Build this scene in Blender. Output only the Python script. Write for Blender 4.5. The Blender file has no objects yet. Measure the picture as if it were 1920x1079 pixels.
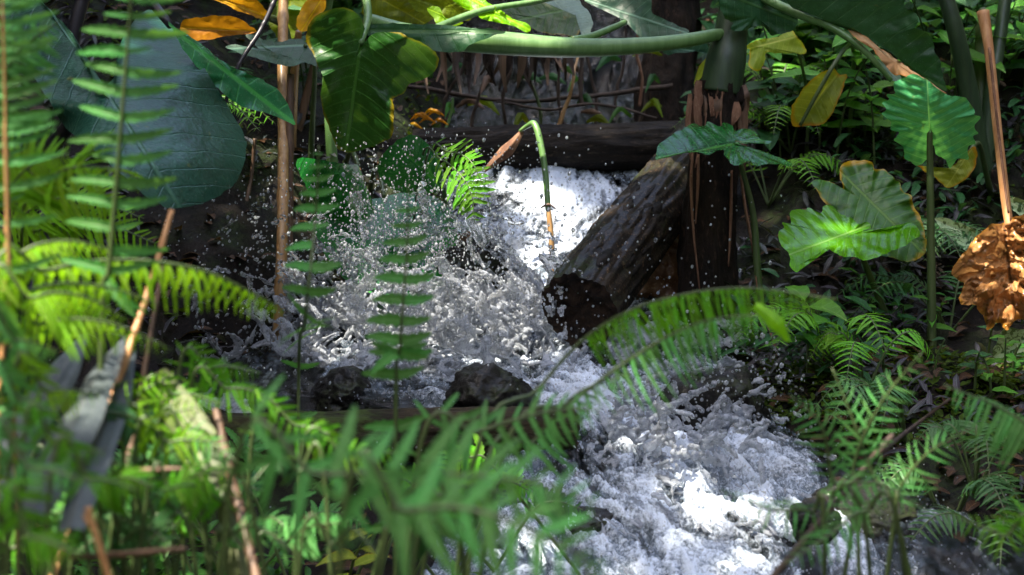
import bpy, bmesh, math, random
import numpy as np
from mathutils import Vector, Matrix

random.seed(7); np.random.seed(7)
SC = bpy.context.scene
COL = SC.collection
R = math.radians

# ------------------------------------------------------------------ camera, sky, sun, exposure
PITCH = R(8); CAM = Vector((0, 0, 1.2))
FWD = Vector((0, math.cos(PITCH), -math.sin(PITCH))); UP = Vector((0, math.sin(PITCH), math.cos(PITCH)))
cam_d = bpy.data.cameras.new('camera'); cam = bpy.data.objects.new('camera', cam_d); COL.objects.link(cam)
cam.location = CAM; cam.rotation_euler = (R(90) - PITCH, 0, 0)
cam_d.lens = 72; cam_d.sensor_width = 36; cam_d.clip_start = 0.05; cam_d.clip_end = 500
cam_d.dof.use_dof = True; cam_d.dof.focus_distance = 4.0; cam_d.dof.aperture_fstop = 6.0
SC.camera = cam

SUN = Vector((-0.36, -0.16, 0.92)).normalized()          # direction towards the sun
w = bpy.data.worlds.new('World'); SC.world = w; w.use_nodes = True
nt = w.node_tree; sky = nt.nodes.new('ShaderNodeTexSky'); sky.sky_type = 'NISHITA'; sky.sun_disc = False
sky.air_density = .75; sky.dust_density = 3.5; sky.ozone_density = .0
sky.sun_elevation = math.asin(SUN.z); sky.sun_rotation = math.atan2(SUN.x, SUN.y)
bg = nt.nodes['Background']; bg.inputs[1].default_value = 0.15; nt.links.new(sky.outputs[0], bg.inputs[0])
sl = bpy.data.lights.new('sun', 'SUN'); sl.energy = 4.3; sl.angle = R(0.5); sl.color = (1, .91, .77)
so = bpy.data.objects.new('sun', sl); COL.objects.link(so); so.rotation_euler = (-SUN).to_track_quat('-Z', 'Y').to_euler()
SC.view_settings.view_transform = 'Standard'; SC.view_settings.look = 'None'
SC.view_settings.gamma = 1; SC.view_settings.use_curve_mapping = False
SC.view_settings.exposure = 2.12
SC.cycles.max_bounces = 10; SC.cycles.transmission_bounces = 8; SC.cycles.transparent_max_bounces = 8
SC.cycles.diffuse_bounces = 3; SC.cycles.glossy_bounces = 4
SC.cycles.use_denoising = True; SC.cycles.sample_clamp_indirect = 4; SC.cycles.caustics_refractive = False

def near(d): return d * .8 if d < 3.01 else d      # the foreground ferns stand well in front of the stream
def P(px, py, d):
    """a point d metres in front of the lens, at a place of the 1920 x 1079 frame"""
    d = near(d); return CAM + FWD * d + Vector((1, 0, 0)) * ((px - 960) / 1920 * .5 * d) + UP * ((539.5 - py) / 1920 * .5 * d)

# ------------------------------------------------------------------ numeric helpers
def _h(ix, iy, iz):
    n = (ix.astype(np.int64) * 73856093) ^ (iy.astype(np.int64) * 19349663) ^ (iz.astype(np.int64) * 83492791)
    n = (n ^ (n >> 13)) * 1274126177 & 0x7fffffff
    n = (n ^ (n >> 16)) & 0xffff
    return n / 65535.0
def vnoise(x, y, z):
    x, y, z = np.broadcast_arrays(np.asarray(x, float), np.asarray(y, float), np.asarray(z, float))
    ix, iy, iz = np.floor(x), np.floor(y), np.floor(z)
    fx, fy, fz = x - ix, y - iy, z - iz
    fx, fy, fz = [f * f * (3 - 2 * f) for f in (fx, fy, fz)]
    r = 0
    for a in (0, 1):
        for b in (0, 1):
            for c in (0, 1):
                r = r + _h(ix + a, iy + b, iz + c) * (fx if a else 1 - fx) * (fy if b else 1 - fy) * (fz if c else 1 - fz)
    return r * 2 - 1
def fbm(x, y, z, o=4, g=.5):
    r, a, f = 0, 1, 1
    for k in range(o):
        r = r + a * vnoise(np.asarray(x) * f + 17.3 * k, np.asarray(y) * f - 9.1 * k, np.asarray(z) * f + 4.7 * k); a *= g; f *= 2.03
    return r
def ridge(x, y, z, o=4):
    r, a, f = 0, 1, 1
    for k in range(o):
        r = r + a * (1 - 2 * np.abs(vnoise(np.asarray(x) * f + 11.3 * k, np.asarray(y) * f + 5.1 * k, np.asarray(z) * f)))
        a *= .5; f *= 2.1
    return r
def sstep(a, b, x):
    t = np.clip((np.asarray(x, float) - a) / (b - a), 0, 1); return t * t * (3 - 2 * t)
def catmull(pts, n, closed=False):
    p = np.array([tuple(q) for q in pts], float); m = len(p)
    if closed: ext = np.vstack([p[-1], p, p[0], p[1]]); seg = m
    else: ext = np.vstack([2 * p[0] - p[1], p, 2 * p[-1] - p[-2]]); seg = m - 1
    ts = np.linspace(0, seg, n, endpoint=not closed); out = []
    for t in ts:
        i = min(int(t), seg - 1); u = t - i
        a, b, c, d = ext[i], ext[i + 1], ext[i + 2], ext[i + 3]
        out.append(.5 * ((2 * b) + (-a + c) * u + (2 * a - 5 * b + 4 * c - d) * u * u + (-a + 3 * b - 3 * c + d) * u ** 3))
    return np.array(out)

# ------------------------------------------------------------------ object helpers
def make_mesh(name, verts, faces, mat=None, smooth=True, uv=None, rim=None):
    me = bpy.data.meshes.new(name)
    me.from_pydata([tuple(v) for v in verts], [], [tuple(f) for f in faces])
    if uv is not None:
        li = np.empty(len(me.loops), np.int32); me.loops.foreach_get('vertex_index', li)
        l = me.uv_layers.new(name='leaf'); l.data.foreach_set('uv', np.asarray(uv, np.float32)[li].ravel())
        if rim is not None:
            l = me.uv_layers.new(name='rim'); l.data.foreach_set('uv', np.asarray(rim, np.float32)[li].ravel())
    if mat: me.materials.append(mat)
    if smooth: me.polygons.foreach_set('use_smooth', [True] * len(me.polygons))
    me.update(); return me
def put(name, me, parent=None):
    o = bpy.data.objects.new(name, me); COL.objects.link(o)
    if parent is not None:
        o.parent = parent
        if parent.type == 'EMPTY': o.matrix_parent_inverse = Matrix.Translation(parent.location).inverted()
    return o
def tag(o, label=None, cat=None, group=None, kind=None):
    if label: o['label'] = label
    if cat: o['category'] = cat
    if group: o['group'] = group
    if kind: o['kind'] = kind
    return o
def thing(name, loc, label, cat, group=None):
    o = bpy.data.objects.new(name, None); COL.objects.link(o); o.location = loc; o.empty_display_size = .05
    return tag(o, label, cat, group)
def tube_geo(pts, rad, seg=10, n=None, cap=True):
    n = n or max(2, len(pts) * 5)
    c = catmull(pts, n); rr = np.interp(np.linspace(0, 1, n), np.linspace(0, 1, len(rad)), rad)
    T = np.gradient(c, axis=0); T /= np.linalg.norm(T, axis=1)[:, None] + 1e-9
    nv = np.cross(T[0], [0.3, 0.8, .5]); nv /= np.linalg.norm(nv) + 1e-9
    V, F, UVs = [], [], []
    for i in range(n):
        nv = nv - T[i] * nv.dot(T[i]); nv /= np.linalg.norm(nv) + 1e-9
        b = np.cross(T[i], nv)
        for k in range(seg):
            a = 2 * math.pi * k / seg
            V.append(c[i] + (nv * math.cos(a) + b * math.sin(a)) * rr[i]); UVs.append((i / (n - 1), k / seg))
    for i in range(n - 1):
        for k in range(seg):
            k2 = (k + 1) % seg
            F.append((i * seg + k, i * seg + k2, (i + 1) * seg + k2, (i + 1) * seg + k))
    if cap:
        F.append(tuple(range(seg - 1, -1, -1))); F.append(tuple((n - 1) * seg + k for k in range(seg)))
    return np.array(V), F, UVs
def tube(name, pts, rad, mat, parent=None, seg=10, n=None):
    V, F, U = tube_geo(pts, rad, seg, n)
    return put(name, make_mesh(name, V, F, mat, uv=U), parent)

# ------------------------------------------------------------------ materials
def mat_new(name):
    m = bpy.data.materials.new(name); m.use_nodes = True; n = m.node_tree; n.nodes.clear()
    out = n.nodes.new('ShaderNodeOutputMaterial'); return m, n, out
def node(n, t, **kw):
    x = n.nodes.new(t)
    for k, v in kw.items():
        if k.startswith('i_'): x.inputs[k[2:].replace('_', ' ')].default_value = v
        else: setattr(x, k, v)
    return x
def mth(n, op, a, b=None, c=None, clamp=False):
    x = n.nodes.new('ShaderNodeMath'); x.operation = op; x.use_clamp = clamp
    for i, v in enumerate((a, b, c)):
        if v is None: continue
        if isinstance(v, (int, float)): x.inputs[i].default_value = v
        else: n.links.new(v, x.inputs[i])
    return x.outputs[0]
def mixc(n, f, a, b):
    x = n.nodes.new('ShaderNodeMix'); x.data_type = 'RGBA'
    for s, v in ((x.inputs[0], f), (x.inputs[6], a), (x.inputs[7], b)):
        if isinstance(v, (int, float)): s.default_value = v
        elif isinstance(v, tuple): s.default_value = (v[0], v[1], v[2], 1)
        else: n.links.new(v, s)
    return x.outputs[2]
def rng(n, v, a, b, c=0.0, d=1.0):
    x = n.nodes.new('ShaderNodeMapRange'); x.interpolation_type = 'SMOOTHSTEP'
    n.links.new(v, x.inputs[0])
    for i, q in enumerate((a, b, c, d)): x.inputs[i + 1].default_value = q
    return x.outputs[0]
def noise(n, scale, detail=4, vec=None, rough=.55, dist=0.0):
    x = node(n, 'ShaderNodeTexNoise'); x.inputs['Scale'].default_value = scale; x.inputs['Detail'].default_value = detail
    x.inputs['Roughness'].default_value = rough; x.inputs['Distortion'].default_value = dist
    if vec is not None: n.links.new(vec, x.inputs['Vector'])
    return x.outputs[0]

def leaf_mat(name, base, dark=None, vein=None, rim=None, rimw=.9, rough=.38, trans=.28, nv=8, k=.55, veinw=.10, bumpd=.5, spots=None, spec=.3, tcol=None, wet=0.0):
    spec = .6 if spec > .8 else min(spec, .34); wet *= .55
    up_ = lambda c: tuple(min(.85, v * 1.4) for v in c)
    base, dark, vein, rim = up_(base), dark and up_(dark), vein and up_(vein), rim and up_(rim)
    """green blade: pigment noise, midrib and side veins drawn from the blade's own length/width coordinates"""
    m, n, out = mat_new(name)
    dark = dark or tuple(c * .62 for c in base); vein = vein or tuple(min(1, c * 1.9 + .02) for c in base)
    tc = node(n, 'ShaderNodeTexCoord'); oi = node(n, 'ShaderNodeObjectInfo')
    uv = node(n, 'ShaderNodeUVMap', uv_map='leaf'); sp = node(n, 'ShaderNodeSeparateXYZ'); n.links.new(uv.outputs[0], sp.inputs[0])
    s, t = sp.outputs[0], sp.outputs[1]
    at = mth(n, 'ABSOLUTE', t)
    big = noise(n, 9, 4, tc.outputs['Object']); fine = noise(n, 90, 3, tc.outputs['Object'])
    bl0 = noise(n, 34, 5, tc.outputs['Object'], .65)
    col = mixc(n, rng(n, big, .3, .7), base, dark); col = mixc(n, mth(n, 'MULTIPLY', rng(n, bl0, .4, .7), .4), col, dark)
    col = mixc(n, mth(n, 'MULTIPLY', rng(n, fine, .45, .75), .35), col, tuple(min(1, c * 1.5 + .01) for c in base))
    ph = mth(n, 'MULTIPLY', mth(n, 'SUBTRACT', s, mth(n, 'MULTIPLY', mth(n, 'POWER', at, 1.25), k * 1.3)), nv)
    ph = mth(n, 'ADD', ph, mth(n, 'MULTIPLY', mth(n, 'SIGN', t), .13)); ph = mth(n, 'ADD', ph, mth(n, 'MULTIPLY', big, .5))
    sv = mth(n, 'PINGPONG', ph, .5)
    side = rng(n, sv, 0.0, veinw, 1.0, 0.0)
    mid = rng(n, at, .006, .022, 1.0, 0.0)
    vm = mth(n, 'MAXIMUM', mth(n, 'MULTIPLY', side, .55), mid)
    col = mixc(n, mth(n, 'MULTIPLY', vm, .75), col, vein)
    sk = noise(n, 420, 2, tc.outputs['Object'], .5); col = mixc(n, mth(n, 'MULTIPLY', rng(n, sk, .68, .74), .45), col, (.42, .46, .40))      # dust specks
    bl_ = noise(n, 26, 4, tc.outputs['Object'], .6, .5); col = mixc(n, mth(n, 'MULTIPLY', rng(n, bl_, .66, .74), .5), col, (.16, .14, .035))      # blemishes
    if spots:
        vo = noise(n, 60, 2, tc.outputs['Object'], dist=1.5); col = mixc(n, rng(n, vo, .52, .58), col, spots)
    if rim:
        ru = node(n, 'ShaderNodeUVMap', uv_map='rim'); rs = node(n, 'ShaderNodeSeparateXYZ'); n.links.new(ru.outputs[0], rs.inputs[0])
        e = mth(n, 'ADD', rs.outputs[0], mth(n, 'MULTIPLY', mth(n, 'SUBTRACT', big, .5), .45))
        col = mixc(n, rng(n, e, rimw, 1.02), col, rim)
    hv = node(n, 'ShaderNodeHueSaturation'); n.links.new(col, hv.inputs['Color'])
    hv.inputs['Saturation'].default_value = 1.22
    n.links.new(mth(n, 'MULTIPLY_ADD', oi.outputs['Random'], .5, .75), hv.inputs['Value'])
    n.links.new(mth(n, 'MULTIPLY_ADD', oi.outputs['Random'], .03, .485), hv.inputs['Hue'])
    b = node(n, 'ShaderNodeBsdfPrincipled'); n.links.new(hv.outputs[0], b.inputs['Base Color'])
    b.inputs['Specular IOR Level'].default_value = spec
    n.links.new(mth(n, 'MULTIPLY_ADD', fine, .25, rough - .12), b.inputs['Roughness'])
    if wet: b.inputs['Coat Weight'].default_value = wet; b.inputs['Coat Roughness'].default_value = .12
    bp = node(n, 'ShaderNodeBump'); bp.inputs['Strength'].default_value = bumpd; bp.inputs['Distance'].default_value = .003
    hgt = mth(n, 'ADD', mth(n, 'MULTIPLY', vm, -.8), mth(n, 'ADD', mth(n, 'MULTIPLY', fine, .6), mth(n, 'MULTIPLY', bl0, .9))); n.links.new(hgt, bp.inputs['Height'])
    n.links.new(bp.outputs[0], b.inputs['Normal'])
    tr = node(n, 'ShaderNodeBsdfTranslucent')
    tg = mixc(n, .5, hv.outputs[0], tcol or (min(1, base[0] * 2.2 + .05), min(1, base[1] * 2.2 + .05), base[2] * .6)); n.links.new(tg, tr.inputs[0])
    mx = node(n, 'ShaderNodeMixShader'); mx.inputs[0].default_value = trans
    n.links.new(b.outputs[0], mx.inputs[1]); n.links.new(tr.outputs[0], mx.inputs[2]); n.links.new(mx.outputs[0], out.inputs[0])
    return m

def rough_mat(name, c1, c2, c3=None, scale=18, rough=.8, bump=.6, dist=.01, stretch=None, wet=0.0, moss=None, spec=.18, streak=0.0):
    wet *= .6
    m, n, out = mat_new(name); tc = node(n, 'ShaderNodeTexCoord'); v = tc.outputs['Object']
    mp = node(n, 'ShaderNodeMapping'); n.links.new(v, mp.inputs[0])
    if stretch: mp.inputs['Scale'].default_value = stretch
    v2 = mp.outputs[0]
    a = noise(n, scale, 6, v2, .65, .4); b_ = noise(n, scale * 4.5, 5, v2, .7); c_ = noise(n, scale * .3, 3, v)
    col = mixc(n, rng(n, a, .35, .68), c1, c2)
    if c3: col = mixc(n, rng(n, b_, .55, .7), col, c3)
    if moss:
        g = node(n, 'ShaderNodeNewGeometry'); sp = node(n, 'ShaderNodeSeparateXYZ'); n.links.new(g.outputs['Normal'], sp.inputs[0])
        f = mth(n, 'MULTIPLY', rng(n, c_, .45, .6), rng(n, sp.outputs[2], -.1, .7)); f = mth(n, 'MULTIPLY', f, rng(n, b_, .35, .6))
        col = mixc(n, f, col, moss)
    p = node(n, 'ShaderNodeBsdfPrincipled'); n.links.new(col, p.inputs['Base Color'])
    p.inputs['Specular IOR Level'].default_value = spec
    n.links.new(mth(n, 'MULTIPLY_ADD', b_, .3, rough - .15), p.inputs['Roughness'])
    if wet: p.inputs['Coat Weight'].default_value = wet; p.inputs['Coat Roughness'].default_value = .15
    bp = node(n, 'ShaderNodeBump'); bp.inputs['Strength'].default_value = bump; bp.inputs['Distance'].default_value = dist
    n.links.new(mth(n, 'ADD', a, mth(n, 'MULTIPLY', b_, .5)), bp.inputs['Height']); n.links.new(bp.outputs[0], p.inputs['Normal'])
    n.links.new(p.outputs[0], out.inputs[0]); return m

def stem_mat(name, c1, c2, rough=.45, wet=0.0, scale=(60, 60, 6)):
    return rough_mat(name, c1, c2, scale=1.0, rough=rough, bump=.25, dist=.002, stretch=scale, wet=wet, spec=.5)

M = {}
M['soil'] = rough_mat('dark wet soil', (.005, .0035, .0025), (.013, .009, .006), (.028, .019, .012), 14, .75, .9, .02, wet=.05, moss=(.02, .032, .008))
M['bark_wet'] = rough_mat('wet dark bark', (.007, .005, .0035), (.036, .024, .014), (.17, .105, .055), 20, .7, 1.0, .022, stretch=(1.4, 1, 1), wet=.4, moss=(.03, .04, .012))
M['bark_dam'] = rough_mat('dark decayed bark', (.005, .004, .003), (.018, .013, .009), (.06, .042, .028), 14, .75, 1.0, .012, stretch=(.5, 2, 2), wet=.1)
M['bark_mossy'] = rough_mat('old bark with moss', (.018, .014, .009), (.055, .042, .022), (.11, .08, .04), 12, .8, 1.0, .01, stretch=(.5, 2, 2), moss=(.05, .075, .018))
M['wood_end'] = rough_mat('rotten wood', (.008, .005, .004), (.035, .021, .013), (.07, .04, .022), 26, .85, .9, .006, wet=.1)
M['rock'] = rough_mat('wet black rock', (.008, .0075, .007), (.026, .024, .021), (.09, .08, .07), 30, .55, 1.0, .012, wet=.4, moss=(.03, .042, .012))
M['rock_brown'] = rough_mat('brown rock', (.07, .045, .028), (.16, .10, .065), (.22, .16, .11), 16, .8, .8, .01)
M['rock_amber'] = rough_mat('wet amber rock', (.11, .05, .02), (.28, .14, .06), (.4, .24, .13), 20, .4, .7, .006, wet=.7)
M['rock_grey'] = rough_mat('grey stone', (.045, .038, .036), (.13, .11, .10), (.2, .17, .15), 14, .8, .8, .012)
M['trunk'] = rough_mat('dark fibrous trunk', (.006, .0045, .0035), (.024, .016, .011), (.06, .036, .024), 8, .8, 1.0, .012, stretch=(3, 3, .8))
M['dry_sheath'] = rough_mat('dry brown sheath', (.13, .065, .04), (.26, .145, .09), (.36, .23, .15), 10, .8, .7, .006, stretch=(5, 5, .8))
M['cane'] = stem_mat('tan cane', (.30, .16, .055), (.48, .30, .13), .4, .2)
M['cane_orange'] = stem_mat('orange brown cane', (.42, .19, .07), (.58, .32, .14), .5)
M['cane_dark'] = stem_mat('dark brown cane', (.07, .04, .022), (.16, .09, .05), .6)
M['stem_green'] = stem_mat('pale green petiole', (.10, .21, .06), (.16, .29, .10), .33)
M['stem_dark'] = stem_mat('dark green petiole', (.022, .045, .022), (.04, .075, .032), .38)
M['stem_purple'] = stem_mat('dark purple petiole', (.012, .011, .016), (.03, .027, .034), .4)
M['stem_mid'] = stem_mat('olive petiole', (.05, .085, .025), (.085, .125, .04), .45)
M['twig'] = stem_mat('dark twig', (.03, .02, .014), (.07, .045, .03), .8)

M['leaf_blue'] = leaf_mat('matte blue green blade', (.020, .056, .036), (.010, .030, .020), (.045, .095, .06), rough=.36, trans=.10, nv=7, k=.6, veinw=.06, spec=.33, bumpd=1.0)
M['leaf_deep'] = leaf_mat('deep green blade', (.026, .072, .020), (.014, .042, .013), (.075, .16, .05), rim=(.16, .13, .03), rimw=.95, rough=.36, trans=.2, nv=9, spec=.55)
M['leaf_teal'] = leaf_mat('blue green blade with pale veins', (.035, .085, .055), (.022, .056, .038), (.16, .27, .2), rough=.4, trans=.2, nv=7, veinw=.05, spec=.6)
M['leaf_jade'] = leaf_mat('jade green ruffled blade', (.10, .29, .12), (.065, .21, .085), (.32, .55, .24), rough=.36, trans=.22, nv=7, k=.35, veinw=.06, spec=.6)
M['leaf_bright'] = leaf_mat('bright glossy green blade', (.11, .32, .055), (.07, .22, .04), (.26, .5, .16), rough=.2, trans=.28, nv=8, veinw=.07, wet=.5)
M['leaf_wet'] = leaf_mat('wet deep green blade', (.03, .125, .045), (.018, .075, .03), (.08, .24, .07), rough=.24, trans=.2, nv=8, veinw=.08, wet=.6)
M['leaf_yedge'] = leaf_mat('green blade yellowing at rim', (.045, .125, .024), (.03, .08, .02), (.12, .22, .06), rim=(.34, .23, .03), rimw=.93, rough=.34, trans=.25, nv=7, wet=.2)
M['leaf_top'] = leaf_mat('large dark blade', (.030, .078, .036), (.019, .05, .025), (.06, .12, .05), rough=.42, trans=.15, nv=9, k=.5, veinw=.06, spec=.6)
M['leaf_lit'] = leaf_mat('yellow green blade', (.17, .33, .035), (.10, .22, .025), (.32, .5, .1), rough=.4, trans=.45, nv=9)
M['leaf_pale'] = leaf_mat('pale grey underside', (.22, .30, .28), (.16, .22, .2), (.3, .38, .33), rough=.45, trans=.2, nv=8)
M['leaf_olive'] = leaf_mat('yellowing olive blade', (.19, .20, .045), (.10, .12, .03), (.3, .3, .1), rim=(.30, .11, .035), rimw=.82, rough=.5, trans=.35, nv=8)
M['leaf_yellow'] = leaf_mat('yellow green wilted blade', (.25, .30, .075), (.16, .22, .05), (.45, .45, .15), rim=(.42, .30, .05), rimw=.85, rough=.5, trans=.4, nv=8)
M['leaf_orange'] = leaf_mat('orange strap blade', (.50, .25, .02), (.33, .14, .01), (.58, .36, .05), rough=.4, trans=.4, nv=0.5, k=0, veinw=.001, tcol=(.8, .38, .02))
M['leaf_backlit'] = leaf_mat('thin green yellow blade', (.12, .16, .02), (.05, .085, .012), (.22, .25, .05), rough=.5, trans=.45, nv=8, tcol=(.5, .45, .02))
M['leaf_brown'] = leaf_mat('crisp brown blade', (.50, .33, .17), (.22, .12, .055), (.07, .035, .015), rim=(.42, .26, .09), rough=.4, trans=.2, nv=6, veinw=.1, bumpd=1.0, tcol=(.5, .28, .1), wet=.9)
M['leaf_straw'] = leaf_mat('straw coloured dead blade', (.48, .32, .18), (.34, .21, .11), (.55, .42, .26), rim=(.4, .18, .06), rough=.6, trans=.25, nv=5, tcol=(.5, .35, .2))
M['leaf_vari'] = leaf_mat('variegated blade', (.38, .46, .30), (.30, .40, .25), (.5, .55, .4), spots=(.03, .09, .04), rough=.4, trans=.25, nv=9)
M['strap_grey'] = leaf_mat('dry grey palm blade', (.07, .082, .085), (.04, .048, .052), (.10, .10, .10), rough=.5, trans=.1, nv=.3, k=0, veinw=.001, spec=.5)
M['strap_green'] = leaf_mat('faded green palm blade', (.075, .085, .04), (.045, .052, .026), (.3, .3, .2), rough=.5, trans=.15, nv=.3, k=0, veinw=.001)
M['herb'] = leaf_mat('herb leaf', (.06, .155, .04), (.04, .10, .028), (.12, .24, .08), rough=.42, trans=.3, nv=6)
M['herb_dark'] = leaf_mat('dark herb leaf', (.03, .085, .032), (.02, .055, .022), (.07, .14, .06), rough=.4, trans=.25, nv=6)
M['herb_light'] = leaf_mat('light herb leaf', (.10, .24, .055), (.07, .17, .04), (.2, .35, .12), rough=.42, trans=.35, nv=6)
M['cover'] = leaf_mat('purple green trailing leaf', (.035, .045, .04), (.03, .022, .035), (.12, .14, .14), rough=.38, trans=.15, nv=.3, k=0, veinw=.001)
M['moss'] = leaf_mat('moss tuft', (.045, .075, .014), (.03, .05, .01), (.07, .1, .02), rough=.7, trans=.3, nv=.3, k=0, veinw=.001)
M['litter'] = leaf_mat('fallen leaf', (.055, .03, .016), (.022, .013, .008), (.16, .1, .06), rough=.6, trans=.15, nv=6)
M['fern'] = leaf_mat('fern leaflet', (.085, .22, .025), (.055, .15, .018), (.14, .28, .07), rough=.42, trans=.38, nv=10, k=.4, veinw=.08)
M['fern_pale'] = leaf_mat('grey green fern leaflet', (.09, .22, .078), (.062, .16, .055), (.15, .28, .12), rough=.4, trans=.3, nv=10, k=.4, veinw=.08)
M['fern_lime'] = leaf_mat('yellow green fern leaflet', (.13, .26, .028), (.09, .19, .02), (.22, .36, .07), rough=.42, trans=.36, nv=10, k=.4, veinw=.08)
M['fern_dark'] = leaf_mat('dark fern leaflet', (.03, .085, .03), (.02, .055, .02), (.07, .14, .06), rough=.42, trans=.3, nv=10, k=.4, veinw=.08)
M['canopy'] = leaf_mat('canopy leaf', (.06, .13, .03), rough=.4, trans=.15, nv=6)

# ---- water
def foam_mat(name, foam_amt, glass_tint=(.92, .96, 1.0), attr=None, lo=.42, hi=.6, sc=38, white=.8, gl_rough=.03):
    """clear water beaten white where air is mixed in"""
    m, n, out = mat_new(name); tc = node(n, 'ShaderNodeTexCoord')
    a = noise(n, sc, 7, tc.outputs['Object'], .72, .8); f2 = noise(n, sc * 5, 3, tc.outputs['Object'], .65); f3 = noise(n, 260, 2, tc.outputs['Object'], .6)
    g = node(n, 'ShaderNodeBsdfPrincipled'); g.inputs['Base Color'].default_value = (*glass_tint, 1); g.inputs['Roughness'].default_value = gl_rough
    g.inputs['IOR'].default_value = 1.33; g.inputs['Transmission Weight'].default_value = 1.0
    fo = node(n, 'ShaderNodeBsdfPrincipled'); fo.inputs['Base Color'].default_value = (white * .94, white * 1.02, min(1, white * 1.14), 1); fo.inputs['Roughness'].default_value = .16
    fo.inputs['Specular IOR Level'].default_value = .7
    tr = node(n, 'ShaderNodeBsdfTranslucent'); tr.inputs[0].default_value = (white, white * 1.03, white * 1.07, 1)
    fm = node(n, 'ShaderNodeMixShader'); fm.inputs[0].default_value = .3
    n.links.new(fo.outputs[0], fm.inputs[1]); n.links.new(tr.outputs[0], fm.inputs[2])
    bp = node(n, 'ShaderNodeBump'); bp.inputs['Strength'].default_value = .8; bp.inputs['Distance'].default_value = .004
    n.links.new(mth(n, 'ADD', f2, mth(n, 'MULTIPLY', f3, .7)), bp.inputs['Height']); n.links.new(bp.outputs[0], fo.inputs['Normal'])
    bg_ = node(n, 'ShaderNodeBump'); bg_.inputs['Strength'].default_value = .5; bg_.inputs['Distance'].default_value = .003
    n.links.new(f3, bg_.inputs['Height']); n.links.new(bg_.outputs[0], g.inputs['Normal'])
    mx = node(n, 'ShaderNodeMixShader')
    val = a
    if attr:
        at = node(n, 'ShaderNodeAttribute', attribute_name=attr)
        val = mth(n, 'ADD', a, mth(n, 'MULTIPLY', mth(n, 'SUBTRACT', at.outputs['Fac'], .5), .62))
    n.links.new(mth(n, 'MULTIPLY', rng(n, val, lo, hi), foam_amt), mx.inputs[0])
    n.links.new(g.outputs[0], mx.inputs[1]); n.links.new(fm.outputs[0], mx.inputs[2]); n.links.new(mx.outputs[0], out.inputs[0])
    return m
def stream_mat():
    """fast water: clear at the margins, milky with beaten-in air in the current, white on the crests"""
    m, n, out = mat_new('rushing water'); tc = node(n, 'ShaderNodeTexCoord')
    mp = node(n, 'ShaderNodeMapping'); mp.inputs['Scale'].default_value = (1, .45, 1); n.links.new(tc.outputs['Object'], mp.inputs[0])
    a = noise(n, 60, 6, mp.outputs[0], .68, 1.0); f2 = noise(n, 170, 4, mp.outputs[0], .65, .6); f3 = noise(n, 420, 2, tc.outputs['Object'], .6)
    af = node(n, 'ShaderNodeAttribute', attribute_name='foam'); ac = node(n, 'ShaderNodeAttribute', attribute_name='crest')
    body = mth(n, 'ADD', af.outputs['Fac'], mth(n, 'MULTIPLY', mth(n, 'SUBTRACT', a, .5), .9))
    milk = rng(n, body, .18, .62); crest = rng(n, mth(n, 'ADD', mth(n, 'ADD', mth(n, 'MULTIPLY', ac.outputs['Fac'], .7), mth(n, 'MULTIPLY', body, .45)), mth(n, 'MULTIPLY', mth(n, 'SUBTRACT', f2, .5), 1.25)), .52, 1.04)
    col = mixc(n, crest, (.085, .115, .145), (.70, .79, .92))
    g = node(n, 'ShaderNodeBsdfPrincipled'); g.inputs['Base Color'].default_value = (.5, .56, .54, 1); g.inputs['Roughness'].default_value = .03; g.inputs['IOR'].default_value = 1.33; g.inputs['Transmission Weight'].default_value = 1
    fo = node(n, 'ShaderNodeBsdfPrincipled'); n.links.new(col, fo.inputs['Base Color']); n.links.new(mth(n, 'MULTIPLY_ADD', crest, .22, .07), fo.inputs['Roughness']); fo.inputs['Specular IOR Level'].default_value = .6
    bp = node(n, 'ShaderNodeBump'); bp.inputs['Strength'].default_value = .7; bp.inputs['Distance'].default_value = .004
    n.links.new(mth(n, 'ADD', f2, mth(n, 'MULTIPLY', f3, .35)), bp.inputs['Height']); n.links.new(bp.outputs[0], fo.inputs['Normal']); n.links.new(bp.outputs[0], g.inputs['Normal'])
    mx = node(n, 'ShaderNodeMixShader'); n.links.new(mth(n, 'MULTIPLY', milk, .96), mx.inputs[0])
    n.links.new(g.outputs[0], mx.inputs[1]); n.links.new(fo.outputs[0], mx.inputs[2]); n.links.new(mx.outputs[0], out.inputs[0]); return m
M['stream'] = stream_mat()
M['splash'] = foam_mat('splashing water', .54, (.96, .98, 1), 'foam', .46, .70, 90, .80)
M['drop'] = foam_mat('water drop', .6, (.98, .99, 1), None, .42, .58, 160, .92)

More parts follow.
